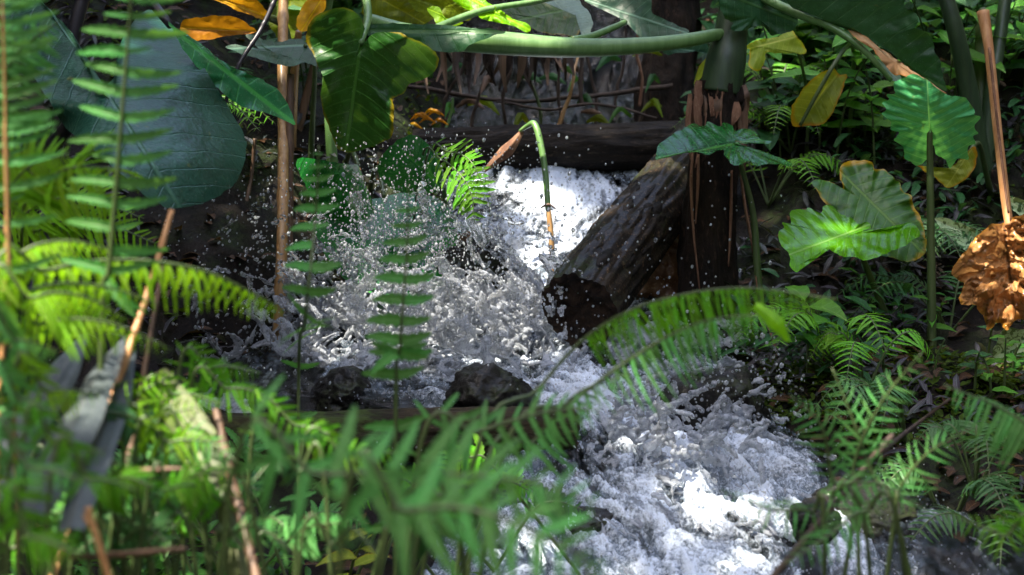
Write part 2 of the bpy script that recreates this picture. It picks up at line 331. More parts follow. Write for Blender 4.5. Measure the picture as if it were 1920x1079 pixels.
# ------------------------------------------------------------------ terrain and stream
YT = [2.2, 2.8, 3.2, 3.6, 3.75, 3.9, 4.3, 4.5, 4.8, 5.0, 5.15, 5.5, 6.0, 6.3, 7.0]
WT = [.10, .22, .30, .38, .41, .45, .48, .52, .61, .69, .775, .83, .91, 1.10, 1.3]
def Wl(y): return np.interp(y, YT, WT)
def Xc(y): return np.interp(y, [2.2, 3.2, 3.6, 3.76, 3.88, 4.2, 4.5, 4.7, 5.0, 5.5, 6.3, 7], [.50, .42, .30, .22, -.04, -.09, -.03, .0, .10, .12, .15, .15])
def Hw(y): return np.interp(y, [2.2, 3.2, 3.45, 3.6, 3.76, 3.88, 4.2, 4.5, 4.8, 5.0, 5.5, 6.3, 7], [.55, .46, .36, .27, .25, .44, .46, .37, .27, .20, .28, .28, .2])
def ground(x, y):
    x = np.asarray(x, float); y = np.asarray(y, float)
    W = Wl(y); e = np.maximum(0, np.abs(x - Xc(y)) - Hw(y)); left = x < Xc(y)
    sl = np.where(left, .03 + .47 * sstep(3.7, 4.6, y), .03 + .25 * sstep(4.3, 5.2, y))
    st_ = np.where(left, .02 + .09 * sstep(3.95, 4.5, y), .05 + .06 * sstep(4.2, 5, y))
    h = W - .07 + st_ * sstep(0, .16, e) + sl * np.minimum(e, 3.5)
    h = h + 2.0 * np.clip(np.abs(x) - 2.1, 0, 3.2) + 1.5 * np.clip(-1.2 - y, 0, 4.0)      # unseen slopes added at the sides and rear to block low sky light
    h = h + .9 * np.clip(y - 6.35, 0, 3.2) * sstep(6.35, 6.9, y) * (1 - .0 * e)
    h = h + (.035 * fbm(x * 3, y * 3, 1.7, 4) + .020 * fbm(x * 13, y * 13, 2.2, 4)) * (.5 + sstep(0, .2, e))
    return np.where(y < 2.2, np.maximum(h, .05), h)
xs = np.concatenate([[-60, -30, -12, -6, -5.3, -4], np.arange(-3, 3.01, .035), [4, 5.3, 6, 12, 30, 60]])
ys = np.concatenate([[-60, -20, -5.2, -3, -1.2, 0, 1, 1.6], np.arange(2.0, 8.5, .035), [9, 9.6, 11, 20, 60]])
gx, gy = np.meshgrid(xs, ys); gz = ground(gx, gy)
V = np.stack([gx.ravel(), gy.ravel(), gz.ravel()], 1); nx, ny = len(xs), len(ys)
F = [(j * nx + i, j * nx + i + 1, (j + 1) * nx + i + 1, (j + 1) * nx + i) for j in range(ny - 1) for i in range(nx - 1)]
gr = put('ground', make_mesh('ground', V, F, M['soil'])); tag(gr, kind='structure')
def G(x, y): return float(ground(x, y))

# stream surface: a turbulent sheet following the bed
ns, nt_ = 780, 190
sy = np.linspace(2.45, 6.75, ns); st = np.linspace(-1.12, 1.12, nt_)
SY, ST = np.meshgrid(sy, st, indexing='ij')
SX = Xc(SY) + ST * (Hw(SY) + .05); SZ = Wl(SY)
spd = np.gradient(Wl(sy), sy); sp2 = np.repeat(np.convolve(np.pad(spd, 15, mode='edge'), np.ones(31) / 31, 'valid')[:, None], nt_, 1)
turb = np.clip(.35 + sp2 * 2.2, .3, 1.3) * (1 - .6 * sstep(4.55, 4.8, SY) * (SY < 5.25))
lat = SX - Xc(SY)
wx = fbm(lat * 7, SY * 5, 2.2, 3) * .05
lane = fbm((lat + wx) * 8, SY * 2.2, 3.3, 4)
mask = np.clip(1.06 - np.abs(ST) ** 2.5, .1, 1)
big = fbm(SX * 6.5, SY * 4.5, .4, 3); rd = ridge((lat + wx) * 24, SY * 7, .9, 4); fi = ridge((lat + wx * 1.4) * 70, SY * 26, .2, 3); vf = fbm(SX * 150, SY * 110, .2, 2)
SZ = SZ + mask * turb * (.034 * big + .023 * rd) + .0068 * fi * turb + .0012 * vf - .04 * sstep(.82, 1.1, np.abs(ST))
SX = SX + .012 * fbm(SX * 20, SY * 14, 7.7, 3) * turb; SY = SY + .014 * fbm(SX * 18, SY * 14, 9.7, 3) * turb
# the water thins over the stones at the near right and lower left
V = np.stack([SX.ravel(), SY.ravel(), SZ.ravel()], 1)
F = [(j * nt_ + i, j * nt_ + i + 1, (j + 1) * nt_ + i + 1, (j + 1) * nt_ + i) for j in range(ns - 1) for i in range(nt_ - 1)]
me = make_mesh('stream', V, F, M['stream'])
core = np.exp(-((SX - np.interp(SY, [2.4, 3.2, 3.6, 4.0, 4.3, 5, 6], [.34, .30, .27, .18, .0, .1, .12])) / np.interp(SY, [2.4, 3.2, 3.6, 4.2, 5, 6], [.30, .27, .2, .32, .25, .25])) ** 2)
foam = np.clip(.02 + .54 * core + .46 * lane + .16 * rd + .10 * big, 0, 1)
holes = fbm((lat + wx) * 30, SY * 15, 6.6, 3); foam = foam + .12 - .22 * sstep(.15, .6, holes) + .18 * sstep(3.7, 3.3, SY) * (1 - core)
foam = np.clip(np.where(SY > 5.25, foam * .35 - .06, foam), 0, 1)  # whiteness of foam and crests cut past the dam, painting recess shade
crest = np.clip(.35 + .30 * rd + .28 * fi + .12 * big, 0, 1) * np.where(SY > 5.25, .4, 1) * (.55 + .45 * core) + .3 * sstep(4.7, 4.9, SY) * (SY < 5.25)
me.attributes.new('crest', 'FLOAT', 'POINT').data.foreach_set('value', np.clip(crest, 0, 1).ravel().astype(np.float32))
at = me.attributes.new('foam', 'FLOAT', 'POINT'); at.data.foreach_set('value', foam.ravel().astype(np.float32))
stream = put('stream', me); tag(stream, kind='structure')

# ------------------------------------------------------------------ logs, trunks, rocks
def log_geo(a, b, ra, rb, seed, seg=56, n=110, bump=.14, ends=True):
    a, b = np.array(a), np.array(b); ax = (b - a); L = np.linalg.norm(ax); ax = ax / L
    u = np.cross(ax, [0, 0, 1.0]); u /= np.linalg.norm(u); v = np.cross(u, ax)
    tt = np.linspace(0, 1, n)[:, None]; th = np.linspace(0, 2 * np.pi, seg, endpoint=False)[None, :]
    r0 = ra + (rb - ra) * tt
    cx, cy, cz = np.cos(th) * 1.6 + 0 * tt, np.sin(th) * 1.6 + 0 * tt, tt * L / ra * .35 + 0 * th
    r = r0 * (1 + bump * .45 * fbm(cx + seed, cy, cz * .8, 3) + bump * .55 * ridge(cx * 3.2 + seed, cy * 3.2, cz * 1.1, 4))
    off = .12 * r0 * fbm(tt * 3 + seed, 0 * tt, 0 * tt + 3, 2)
    pts = a + ax * (tt * L)[..., None].reshape(n, 1, 1) + (np.cos(th) * r + off)[..., None] * u + (np.sin(th) * r)[..., None] * v
    V = pts.reshape(-1, 3); F = []
    for i in range(n - 1):
        for k in range(seg):
            k2 = (k + 1) % seg; F.append((i * seg + k, (i + 1) * seg + k, (i + 1) * seg + k2, i * seg + k2))
    return V, F, (u, v, ax, L)
def end_geo(ring, inward, rings=9):
    c = ring.mean(0); seg = len(ring); V = [ring]
    for i in range(1, rings):
        f = 1 - i / rings
        p = c + (ring - c) * f; d = .012 * fbm(p[:, 0] * 60, p[:, 1] * 60, p[:, 2] * 60, 3) + .02 * (1 - f)
        V.append(p + inward * d[:, None])
    V = np.vstack(V + [c[None] + inward * .02]); F = []
    for i in range(rings - 1):
        for k in range(seg):
            k2 = (k + 1) % seg; F.append((i * seg + k, i * seg + k2, (i + 1) * seg + k2, (i + 1) * seg + k))
    b = (rings - 1) * seg
    for k in range(seg): F.append((b + k, b + (k + 1) % seg, len(V) - 1))
    return V, F
def log(name, a, b, ra, rb, mat, label, seed, group=None, **kw):
    seg = kw.get('seg', 56)
    V, F, (u, v, ax, L) = log_geo(a, b, ra, rb, seed, **kw)
    t = thing(name, Vector(np.minimum(np.array(a), np.array(b))), label, 'log', group)
    put('bark', make_mesh('bark', V, F, mat), t)
    for ring, inw in ((V[:seg], ax), (V[-seg:], -ax)):
        ev, ef = end_geo(ring, inw); put('cut_end', make_mesh('cut_end', ev, ef, M['wood_end']), t)
    return t
log('fallen_log', P(600, 292, 5.22), P(1330, 272, 5.15), .052, .060, M['bark_dam'], 'dark decayed log lying level across the stream above the white fall', 3.1)
lean = log('leaning_log', P(1082, 580, 4.15), P(1330, 262, 4.95), .078, .070, M['bark_wet'], 'thick wet log leaning out over the splash, its cut end towards the viewer', 8.4, seg=110, n=220, bump=.12)
log('mossy_log', P(330, 835, 3.66), P(1075, 806, 3.74), .052, .040, M['bark_mossy'], 'low mossy log lying behind the front ferns and below the splash', 5.2)
# bark flakes on the leaning log
a0, a1 = P(1082, 580, 4.15), P(1330, 262, 4.95); ax = (a1 - a0).normalized(); uu = ax.cross(Vector((0, 0, 1))).normalized(); vv = uu.cross(ax)
for k in range(46):
    t = random.uniform(.10, .8); th = random.uniform(-.3, 3.4); q = a0.lerp(a1, t); r = .082 - .010 * t
    nrm = uu * math.cos(th) + vv * math.sin(th); tg = nrm.cross(ax); l, wd = random.uniform(.012, .04), random.uniform(.005, .014)
    vs, c = [], q + nrm * r
    for i in range(5):
        f = i / 4 - .5
        for s in (-1, 1):
            vs.append(c + ax * l * f * 2 + tg * s * wd * (1 - abs(f) * 1.2 + random.uniform(-.2, .2)) + nrm * (random.uniform(0, .002) + .004 * f))
    for s in range(10): vs.append(vs[s] - nrm * .012)
    fs = [(2 * i, 2 * i + 1, 2 * i + 3, 2 * i + 2) for i in range(4)] + [(2 * i, 2 * i + 2, 12 + 2 * i, 10 + 2 * i) for i in range(4)] + [(2 * i + 1, 11 + 2 * i, 13 + 2 * i, 2 * i + 3) for i in range(4)]
    put('bark_flake', make_mesh('bark_flake', vs, fs, random.choice([M['bark_wet'], M['bark_dam']])), lean)

def rock(name, c, size, mat, label, seed, rot=0.0, sub=5, rough=.28, group=None, cat='rock'):
    bm = bmesh.new(); bmesh.ops.create_icosphere(bm, subdivisions=sub, radius=1)
    p = np.array([v.co[:] for v in bm.verts])
    f = 1 + rough * fbm(p[:, 0] * 1.3 + seed, p[:, 1] * 1.3, p[:, 2] * 1.3, 3) + rough * .5 * ridge(p[:, 0] * 2.1, p[:, 1] * 2.1 + seed, p[:, 2] * 2.1, 4) * .5
    # flat facets: cut by a few random planes
    rs = np.random.RandomState(int(seed * 10)); p = p * f[:, None]; fine = .05 * fbm(p[:, 0] * 6, p[:, 1] * 6, p[:, 2] * 6 + seed, 4) + .03 * ridge(p[:, 0] * 9, p[:, 1] * 9 + seed, p[:, 2] * 9, 3)
    for k in range(9):
        d = rs.normal(size=3); d /= np.linalg.norm(d); h = rs.uniform(.72, .95); q = p @ d; ex = np.maximum(0, q - h); p = p - ex[:, None] * d * .85
    p = p * (1 + fine)[:, None]
    cz, sz = math.cos(rot), math.sin(rot); p = p * np.array(size); p = np.stack([p[:, 0] * cz - p[:, 1] * sz, p[:, 0] * sz + p[:, 1] * cz, p[:, 2]], 1)
    V = p + np.array(c); Fs = [[v.index for v in fc.verts] for fc in bm.faces]; bm.free()
    o = put(name, make_mesh(name, p, Fs, mat)); o.location = c
    return tag(o, label, cat, group)
rock('black_rock', P(925, 760, 3.86), (.085, .07, .072), M['rock'], 'pointed wet black rock at the near edge of the splash', 2.3, .4)
rock('black_rock', P(640, 748, 3.95), (.065, .06, .05), M['rock'], 'rounded black rock under the drops at left of the splash', 5.9, 1.2)
rock('black_rock', P(900, 515, 4.5), (.075, .07, .085), M['rock'], 'dark rock standing in the middle of the splash with water arching over it', 9.1, .1)
rock('brown_rock', P(880, 470, 4.72), (.06, .05, .05), M['rock_brown'], 'small brown rock showing above the arch of water', 3.7)
rock('amber_rock', P(1255, 520, 4.62), (.09, .07, .11), M['rock_amber'], 'wet amber brown rock between leaning log and dark trunk', 6.6)
rock('stream_rock', P(1610, 975, 3.46), (.075, .06, .05), M['rock'], 'dark rock parting the thin flow at lower right', 7.7)
rock('stream_rock', P(1530, 985, 3.36), (.045, .05, .04), M['rock'], 'small black rock in the white water at lower right', 1.7)
rock('stream_rock', P(1090, 992, 3.42), (.06, .05, .04), M['rock'], 'half drowned dark rock left of the white water near the bottom', 2.9)
rock('bank_boulder', P(1600, 520, 4.72), (.075, .07, .085), M['rock_brown'], 'brown rounded boulder under the bright ruffled leaf', 5.5)
rock('bank_boulder', P(1445, 175, 5.6), (.10, .10, .11), M['rock_grey'], 'grey boulder behind the green sheathed trunk', 7.1)
rock('bank_boulder', P(1925, 330, 5.0), (.07, .08, .13), M['rock_grey'], 'grey weathered stump like boulder at the right edge', 9.9)
rock('bank_boulder', P(1330, 770, 3.9), (.11, .09, .085), M['rock'], 'black wet boulder right of the white water covered in drops', 3.3)

def trunk(name, pts, rad, mat, label, cat, seed, seg=40, n=90, parent=None):
    V, F, U = tube_geo(pts, rad, seg, n); V = np.array(V)
    c = catmull(pts, n).repeat(seg, 0); d = V - c; rr = np.linalg.norm(d, axis=1)[:, None]; dn = d / (rr + 1e-9)
    k = 1 + .16 * ridge(dn[:, 0] * 2.5 + seed, dn[:, 1] * 2.5, V[:, 2] * 4, 4) + .12 * fbm(V[:, 0] * 12, V[:, 1] * 12, V[:, 2] * 5 + seed, 3)
    V = c + d * k[:, None]
    o = put(name, make_mesh(name, V, F, mat), parent)
    if label: tag(o, label, cat)
    return o
tr = thing('tree', P(1255, 330, 5.6), 'dark tree trunk standing behind the fallen log', 'tree')
trunk('trunk', [P(1250, 340, 5.6), P(1250, 200, 5.6), P(1262, 50, 5.65), P(1270, -500, 5.7)], [.075, .068, .066, .055], M['trunk'], None, None, 2.2, parent=tr)

# ------------------------------------------------------------------ traced and ribbon leaves
def leaf(name, outline, attach, tip, d, gx=0, gy=0, cup=0, fold=0, wave=0, wk=5, corr=.004, nv=8, mat=None, parent=None, center=None, n=120, rings=20, rumple=0, k=.55, seed=0.0, jag=2.2):
    """blade with the given outline, d metres away at its stalk and leaning away by gx, gy metres per 100 px"""
    o = catmull(outline, n, True); at = np.array(attach, float)
    o = o + jag * np.stack([fbm(o[:, 0] * .09, o[:, 1] * .09, seed + 3.1, 3), fbm(o[:, 0] * .09, o[:, 1] * .09, seed + 8.7, 3)], 1); ti = np.array(tip, float); ce = np.array(center if center else o.mean(0), float)
    L = np.linalg.norm(ti - at); mdir = (ti - at) / L; pdir = np.array([-mdir[1], mdir[0]])
    V, UVs, RM = [], [], []
    rr = np.concatenate([[0], np.linspace(0.06, 1, rings)])
    for r in rr:
        p = ce + (o - ce) * r if r > 0 else ce[None]
        rel = p - at; s = rel @ mdir / L; t = rel @ pdir / L
        th = np.arctan2(p[:, 1] - ce[1], p[:, 0] - ce[0])
        dep = d + gx * (p[:, 0] - at[0]) / 100 + gy * (p[:, 1] - at[1]) / 100
        dep = dep + cup * (t ** 2 + .5 * (s - .4) ** 2) - fold * np.abs(t)
        dep = dep + wave * r ** 3 * np.sin(wk * th + seed) + wave * .5 * r ** 3 * np.sin((wk * 2 + 1) * th + 1.3 + seed)
        ph = nv * (s - k * np.abs(t)) + np.sign(t) * .13
        dep = dep - corr * np.abs(np.sin(np.pi * ph)) * np.minimum(1, np.abs(t) * 8) * (.5 + .5 * r)
        dep = dep + (.010 * fbm(p[:, 0] * .013 + d * 7, p[:, 1] * .013, d * 3.3, 2) + .0022 * fbm(p[:, 0] * .06, p[:, 1] * .06, d * 5.1, 2)) * min(1, r * 2)
        if rumple: dep = dep + rumple * (ridge(p[:, 0] * .02 + seed, p[:, 1] * .02, 0 * p[:, 0], 4) + .5 * fbm(p[:, 0] * .05, p[:, 1] * .05, seed, 3))
        for i in range(len(p)):
            V.append(P(p[i, 0], p[i, 1], dep[i])); UVs.append((s[i], t[i])); RM.append((r, 0))
    F = [(0, 1 + (i + 1) % n, 1 + i) for i in range(n)]
    for j in range(len(rr) - 2):
        for i in range(n):
            i2 = (i + 1) % n; F.append((1 + j * n + i, 1 + j * n + i2, 1 + (j + 1) * n + i2, 1 + (j + 1) * n + i))
    return put(name, make_mesh(name, V, F, mat, uv=UVs, rim=RM), parent)
def Z(ox, oy, s, pts): return [(ox + x / s, oy + y / s) for x, y in pts]
def px_tube(name, pts, rad, mat, parent=None, seg=10, n=None): return tube(name, [P(*p) for p in pts], rad, mat, parent, seg, n)
def blade(name, pts, hw, mat, parent=None, fold=.3, n=28, up=None, twist=0.0, pleats=3):
    c = catmull([P(*p) for p in pts], n); wv = np.interp(np.linspace(0, 1, n), np.linspace(0, 1, len(hw)), hw)
    T = np.gradient(c, axis=0); T /= np.linalg.norm(T, axis=1)[:, None]
    V, U, RM, F = [], [], [], []; m = 9
    for i in range(n):
        view = np.array(-(FWD)) if up is None else np.array(up); s = np.cross(T[i], view); s /= np.linalg.norm(s); nn = np.cross(s, T[i])
        a = twist * (i / n - .5); s, nn = s * math.cos(a) + nn * math.sin(a), nn * math.cos(a) - s * math.sin(a)
        for j in range(m):
            f = j / (m - 1) * 2 - 1
            V.append(c[i] + s * f * wv[i] - nn * (abs(f) * fold * wv[i]) + nn * .06 * wv[i] * math.cos(f * math.pi * pleats)); U.append((i / (n - 1), f * .5)); RM.append((abs(f), 0))
    for i in range(n - 1):
        for j in range(m - 1): F.append((i * m + j, i * m + j + 1, (i + 1) * m + j + 1, (i + 1) * m + j))
    return put(name, make_mesh(name, V, F, mat, uv=U, rim=RM), parent)

rs_ = np.random.RandomState(3)
for k in range(16):
    y = rs_.uniform(3.05, 3.75); side = k % 4 != 0; x = float(Xc(y)) + (float(Hw(y)) * rs_.uniform(.62, .98) if side else -float(Hw(y)) * rs_.uniform(.6, .95)); s = rs_.uniform(.014, .034)
    rock('pebble', (x, y, float(Wl(y)) - .012), (s * 1.2, s, s * .75), M['rock'] if k % 3 else M['rock_brown'], 'wet pebble at the right margin of the lower stream' if side else 'wet pebble at the left margin of the lower stream', 1.3 + k * .77, rs_.uniform(0, 3), 3, .3, 'pebbles along the right margin' if side else 'pebbles along the left margin', 'pebble')
ZA = lambda p: Z(0, 0, 2.697, p)
ZB = lambda p: Z(500, 0, 2.697, p)
ZC = lambda p: Z(900, 0, 3.372, p)
ZD = lambda p: Z(1280, 0, 2.697, p)
ZH = lambda p: Z(1280, 360, 2.697, p)
Z5 = lambda p: Z(1440, 120, 3.598, p)
def root(px, py, d):
    q = P(px, py, d); return Vector((q.x, q.y, G(q.x, q.y)))
def to_ground(o_pts, dx=0, dy=0):
    q = o_pts[-1].copy(); dr = (o_pts[-1] - o_pts[-2]).normalized(); dr.z = min(dr.z, -.5)
    pp = np.array(q)[None] + np.array(dr)[None] * (np.arange(1, 260) * .015)[:, None]; hit = np.nonzero(pp[:, 2] < ground(pp[:, 0], pp[:, 1]) - .02)[0]
    return o_pts + [Vector(pp[hit[0] if len(hit) else -1])]

# --- giant blue-green leaf, upper left
t = thing('elephant_ear_plant', root(60, 600, 3.6), 'elephant ear plant with a huge blue green leaf at upper left', 'plant')
leaf('leaf', [(212,145),(222,95),(240,55),(262,28),(285,20),(310,35),(335,68),(370,110),(404,160),(434,208),(456,252),(463,282),(447,335),(426,356),(389,378),(334,391),(297,382),(260,356),(237,334),(185,290),(125,240),(93,190),(60,140),(20,80),(0,20),(10,-30),(60,-20),(85,10),(122,45),(141,75),(163,122),(178,156),(190,166)],
     (193, 165), (338, 390), 3.55, gx=.03, gy=-.15, cup=.42, wave=.06, wk=3, corr=0.0016, nv=7, k=.6, mat=M['leaf_blue'], parent=t, center=(215, 195), n=160, rings=28)
leaf('leaf', [(315,41),(334,55),(374,80),(402,104),(434,126),(482,146),(519,168),(541,198),(552,232),(538,228),(500,213),(445,196),(412,168),(380,135),(345,95)], (318, 50), (552, 233), 3.75, gx=.10, gy=-.05, corr=0.0016, nv=9, mat=M['leaf_wet'], parent=t, n=80, rings=10, wave=.01)
tube('stalk', to_ground([P(193,165,3.58), P(150,205,3.62), P(118,250,3.66), P(85,300,3.7), P(50,420,3.75)]), [.010,.012,.014,.016,.018], M['stem_purple'], t)
tube('stalk', to_ground([P(320,48,3.78), P(250,-30,3.85), P(180,-40,3.9), P(140,55,3.9), P(100,300,3.9), P(70,480,3.85)]), [.008,.012,.013,.015,.016,.018], M['stem_purple'], t)

# --- hanging heart leaf with its lower leaves, left of the fall
t = thing('elephant_ear_plant', root(640, 420, 4.75), 'elephant ear with a drooping dark heart shaped leaf left of the fall', 'plant')
leaf('leaf', ZB([(470,225),(478,190),(490,150),(480,95),(420,45),(320,48),(240,92),(205,170),(210,230),(250,310),(285,400),(275,500),(298,600),(328,690),(352,742),(400,772),(480,762),(560,732),(632,690),(642,620),(650,560),(638,505),(682,475),(720,432),(770,408),(830,382),(862,340),(866,290),(820,240),(740,198),(650,165),(560,168),(500,205)]),
     (676, 82), (648, 284), 4.2, gx=-.02, gy=.05, cup=.12, fold=.05, wave=.022, wk=4, corr=0.0036, nv=8, mat=M['leaf_deep'], parent=t, center=(668, 108), n=160, rings=26)
tube('stalk', to_ground([P(676,82,4.22), P(690,30,4.3), P(676,-30,4.4), P(640,-60,4.6), P(610,40,4.85), P(620,250,4.9)]), [.006,.009,.011,.012,.013,.014], M['stem_green'], t)
leaf('leaf', ZB([(150,815),(200,798),(300,812),(400,828),(460,838),(485,900),(520,990),(545,1080),(440,1130),(300,1090),(220,980),(170,880)]), (672, 312), (700, 400), 4.55, gy=-.10, cup=.1, corr=0.0024, nv=7, mat=M['leaf_wet'], parent=t, n=80, rings=14)
leaf('leaf', ZB([(565,880),(570,820),(620,740),(690,695),(750,685),(810,720),(850,780),(880,830),(890,920),(820,980),(640,960)]), (820, 345), (735, 262), 4.5, gy=.12, cup=.1, corr=0.0024, nv=8, mat=M['leaf_wet'], parent=t, n=80, rings=14)
leaf('leaf', [(585,420),(610,392),(650,378),(705,372),(765,362),(835,382),(858,440),(845,520),(780,560),(690,550),(625,500)], (720, 370), (690, 555), 4.62, gy=-.16, cup=.15, corr=0.0048, nv=9, mat=M['leaf_wet'], parent=t, n=90, rings=18)
for a, b in (((672,312,4.56),(650,300,4.8)), ((820,345,4.52),(840,420,4.7)), ((720,370,4.63),(700,330,4.85))):
    tube('stalk', to_ground([P(*a), P((a[0]+b[0])/2, min(a[1],b[1])-14, (a[2]+b[2])/2), P(*b)]), [.005,.006,.008], M['stem_mid'], t)

# --- the sheathed trunk with the level stem and the leaves at the top
t = thing('giant_taro', root(1335, 540, 4.5), 'giant taro with dark trunk, brown sheath and long level green stem', 'plant')
trunk('trunk', [Vector((root(1330,560,4.5))) - Vector((0,0,.05)), P(1328,470,4.5), P(1338,330,4.5), P(1346,230,4.5), P(1350,155,4.5)], [.062,.055,.052,.05,.046], M['trunk'], None, None, 4.4, parent=t)
px_tube('sheath', [(1350,175,4.49),(1362,110,4.49),(1372,50,4.5),(1385,-60,4.52)], [.047,.044,.036,.026], M['stem_dark'], t, 20, 40)
px_tube('stem', [(1362,64,4.49),(1340,66,4.46),(1300,74,4.43),(1230,83,4.40),(1140,89,4.38),(1050,89,4.36),(950,82,4.36),(860,74,4.38),(770,66,4.42),(690,40,4.5)], [.011,.0135,.015,.0165,.019,.022,.025,.026,.024,.018], M['stem_green'], t, 24, 70)
tube('stem', [P(1072,76,4.36), P(1110,68,4.4), P(1150,52,4.45), P(1172,42,4.5)], [.009,.008,.007,.006], M['stem_green'], t)
tube('stem', [P(800,60,4.42), P(900,22,4.5), P(1000,4,4.55), P(1100,-20,4.6)], [.009,.008,.007,.006], M['stem_green'], t)
rq = random.Random(12)
for k in range(26):                       # shredded brown sheath hanging from the top of the trunk
    x = 1300 + k * 3.9 + rq.uniform(-5, 5); y0 = rq.uniform(150, 190); ln = rq.uniform(40, 110) if k % 4 else rq.uniform(110, 190); dd = 4.455 + .02 * abs(x - 1348) / 48 + rq.uniform(-.012, .01)
    blade('dry_sheath', [(x,y0,dd),(x + rq.uniform(-6,6),y0 + ln * .35,dd - .008),(x + rq.uniform(-9,9),y0 + ln * .7,dd + rq.uniform(-.01,.01)),(x + rq.uniform(-14,14),y0 + ln,dd + rq.uniform(-.01,.02))], [rq.uniform(.005,.012),rq.uniform(.006,.013),rq.uniform(.003,.008),.0012], M[rq.choice(['dry_sheath','dry_sheath','cane_dark','trunk'])], t, fold=rq.uniform(-.9,.9), n=14, twist=rq.uniform(-1.6,1.6), pleats=rq.choice([1,2,3]))
for pts in ([(1300,270,4.45),(1296,340,4.43),(1300,430,4.43),(1312,545,4.43)], [(1386,300,4.44),(1396,380,4.44),(1412,470,4.42),(1420,545,4.38)], [(1310,290,4.44),(1308,360,4.43),(1304,420,4.43)], [(1372,320,4.45),(1370,420,4.45),(1366,500,4.45)], [(1440,610,4.2),(1462,680,4.15),(1485,760,4.1),(1500,830,4.05)]):
    px_tube('hanging_root', pts, [.0022,.0036,.0026,.0015], M['dry_sheath'], t, 7, 24)
leaf('leaf', ZD([(180,0),(190,40),(215,90),(250,118),(240,150),(290,160),(350,140),(430,130),(450,178),(520,165),(560,150),(585,90),(560,30),(520,-10),(400,-70),(200,-50)]), (1352, -14), (1495, 42), 4.4, gx=.06, gy=.02, corr=0.002, wave=.01, wk=7, nv=7, mat=M['leaf_top'], parent=t, n=110, rings=14)
bl = leaf('leaf', ZD([(540,25),(530,-60),(1100,-90),(1125,30),(1180,70),(1186,110),(1176,145),(1230,165),(1265,200),(1272,260),(1300,300),(1306,350),(1322,415),(1335,462),(1260,415),(1170,355),(1080,290),(990,228),(870,150),(740,108),(640,78)]), (1496, 28), (1760, 160), 4.38, gx=-.03, gy=.03, corr=0.004, nv=9, k=.9, wave=.012, wk=5, mat=M['leaf_top'], parent=t, center=(1640, 75), n=150, rings=20)
leaf('dry_margin', ZD([(830,140),(900,165),(990,238),(1080,300),(1170,362),(1260,420),(1335,472),(1280,450),(1170,400),(1110,385),(1060,370),(1000,300),(930,225),(870,190)]), (1590, 55), (1775, 174), 4.36, gx=-.03, gy=-.05, corr=0.0016, nv=6, mat=M['leaf_straw'], parent=t, n=80, rings=8, wave=.006)
leaf('leaf_underside', ZD([(985,300),(1040,330),(1110,395),(1085,420),(1040,390),(1000,340)]), (1645, 112), (1690, 155), 4.37, mat=M['leaf_pale'], parent=t, n=40, rings=6)
px_tube('midrib', [(1385,-40,4.5),(1440,0,4.45),(1496,26,4.4),(1560,52,4.37),(1620,95,4.35),(1672,152,4.34)], [.011,.011,.010,.0085,.007,.005], M['stem_green'], t, 12, 40)
leaf('leaf', ZC([(670,0),(690,20),(760,45),(830,70),(880,110),(900,150),(960,165),(1000,190),(1010,230),(1050,245),(1150,240),(1320,210),(1400,262),(1462,318),(1460,352),(1400,312),(1330,330),(1200,345),(1150,320),(1080,290),(1290,180),(1220,150),(1150,120),(1100,95),(1080,40),(1070,-30),(800,-40),(680,-30)][:12] + [(1290,180),(1220,150),(1150,120),(1100,95),(1080,40),(1070,-30),(800,-40),(680,-30)]), (1170, 24), (1292, 64), 4.55, gx=-.02, gy=-.06, corr=0.0032, nv=6, mat=M['leaf_teal'], parent=t, center=(1170, 38), n=120, rings=16)
leaf('leaf', ZC([(1150,322),(1200,345),(1330,330),(1400,312),(1462,352),(1462,318),(1400,250),(1290,262),(1180,300)]), (1250, 88), (1333, 102), 4.56, mat=M['leaf_teal'], parent=t, n=60, rings=8)
leaf('leaf', ZC([(410,15),(480,3),(590,-30),(660,50),(702,110),(712,170),(692,222),(650,228),(640,180),(630,120),(590,72),(500,42)]), (1040, 2), (1096, 66), 4.7, gy=-.1, mat=M['leaf_pale'], parent=t, n=60, rings=8, corr=0.0012)
leaf('leaf', ZB([(945,0),(1000,42),(1060,62),(1100,102),(1170,117),(1240,127),(1310,161),(1335,155),(1330,130),(1250,95),(1180,50),(1120,15),(1080,-30),(950,-40)]), (860, -14), (994, 58), 4.55, gy=-.1, wave=.014, wk=6, corr=0.0016, mat=M['leaf_lit'], parent=t, n=90, rings=10)
leaf('leaf', ZB([(815,45),(870,33),(892,80),(922,108),(992,115),(940,136),(870,126),(838,90)]), (806, 18), (868, 44), 4.5, mat=M['leaf_lit'], parent=t, n=50, rings=8, corr=0.0008)
leaf('leaf', ZB([(715,-40),(730,30),(800,80),(900,105),(1020,100),(1030,60),(1000,20),(980,-40)]), (820, -14), (880, 40), 4.75, mat=M['leaf_backlit'], parent=t, n=60, rings=10)
leaf('leaf', ZC([(90,60),(200,40),(420,10),(560,60),(640,140),(620,220),(500,225),(380,200),(250,130)]), (1100, 10), (960, 40), 5.0, gy=-.1, mat=M['leaf_deep'], parent=t, n=70, rings=10)
leaf('leaf', [(672,52),(720,44),(800,46),(880,52),(948,58),(912,72),(884,84),(866,97),(810,96),(750,84),(700,72)], (680, 58), (945, 60), 4.31, gy=-.02, corr=.004, mat=M['leaf_top'], parent=t, n=80, rings=12)  # dark sheet over the stem, standing for the stem's shaded left end
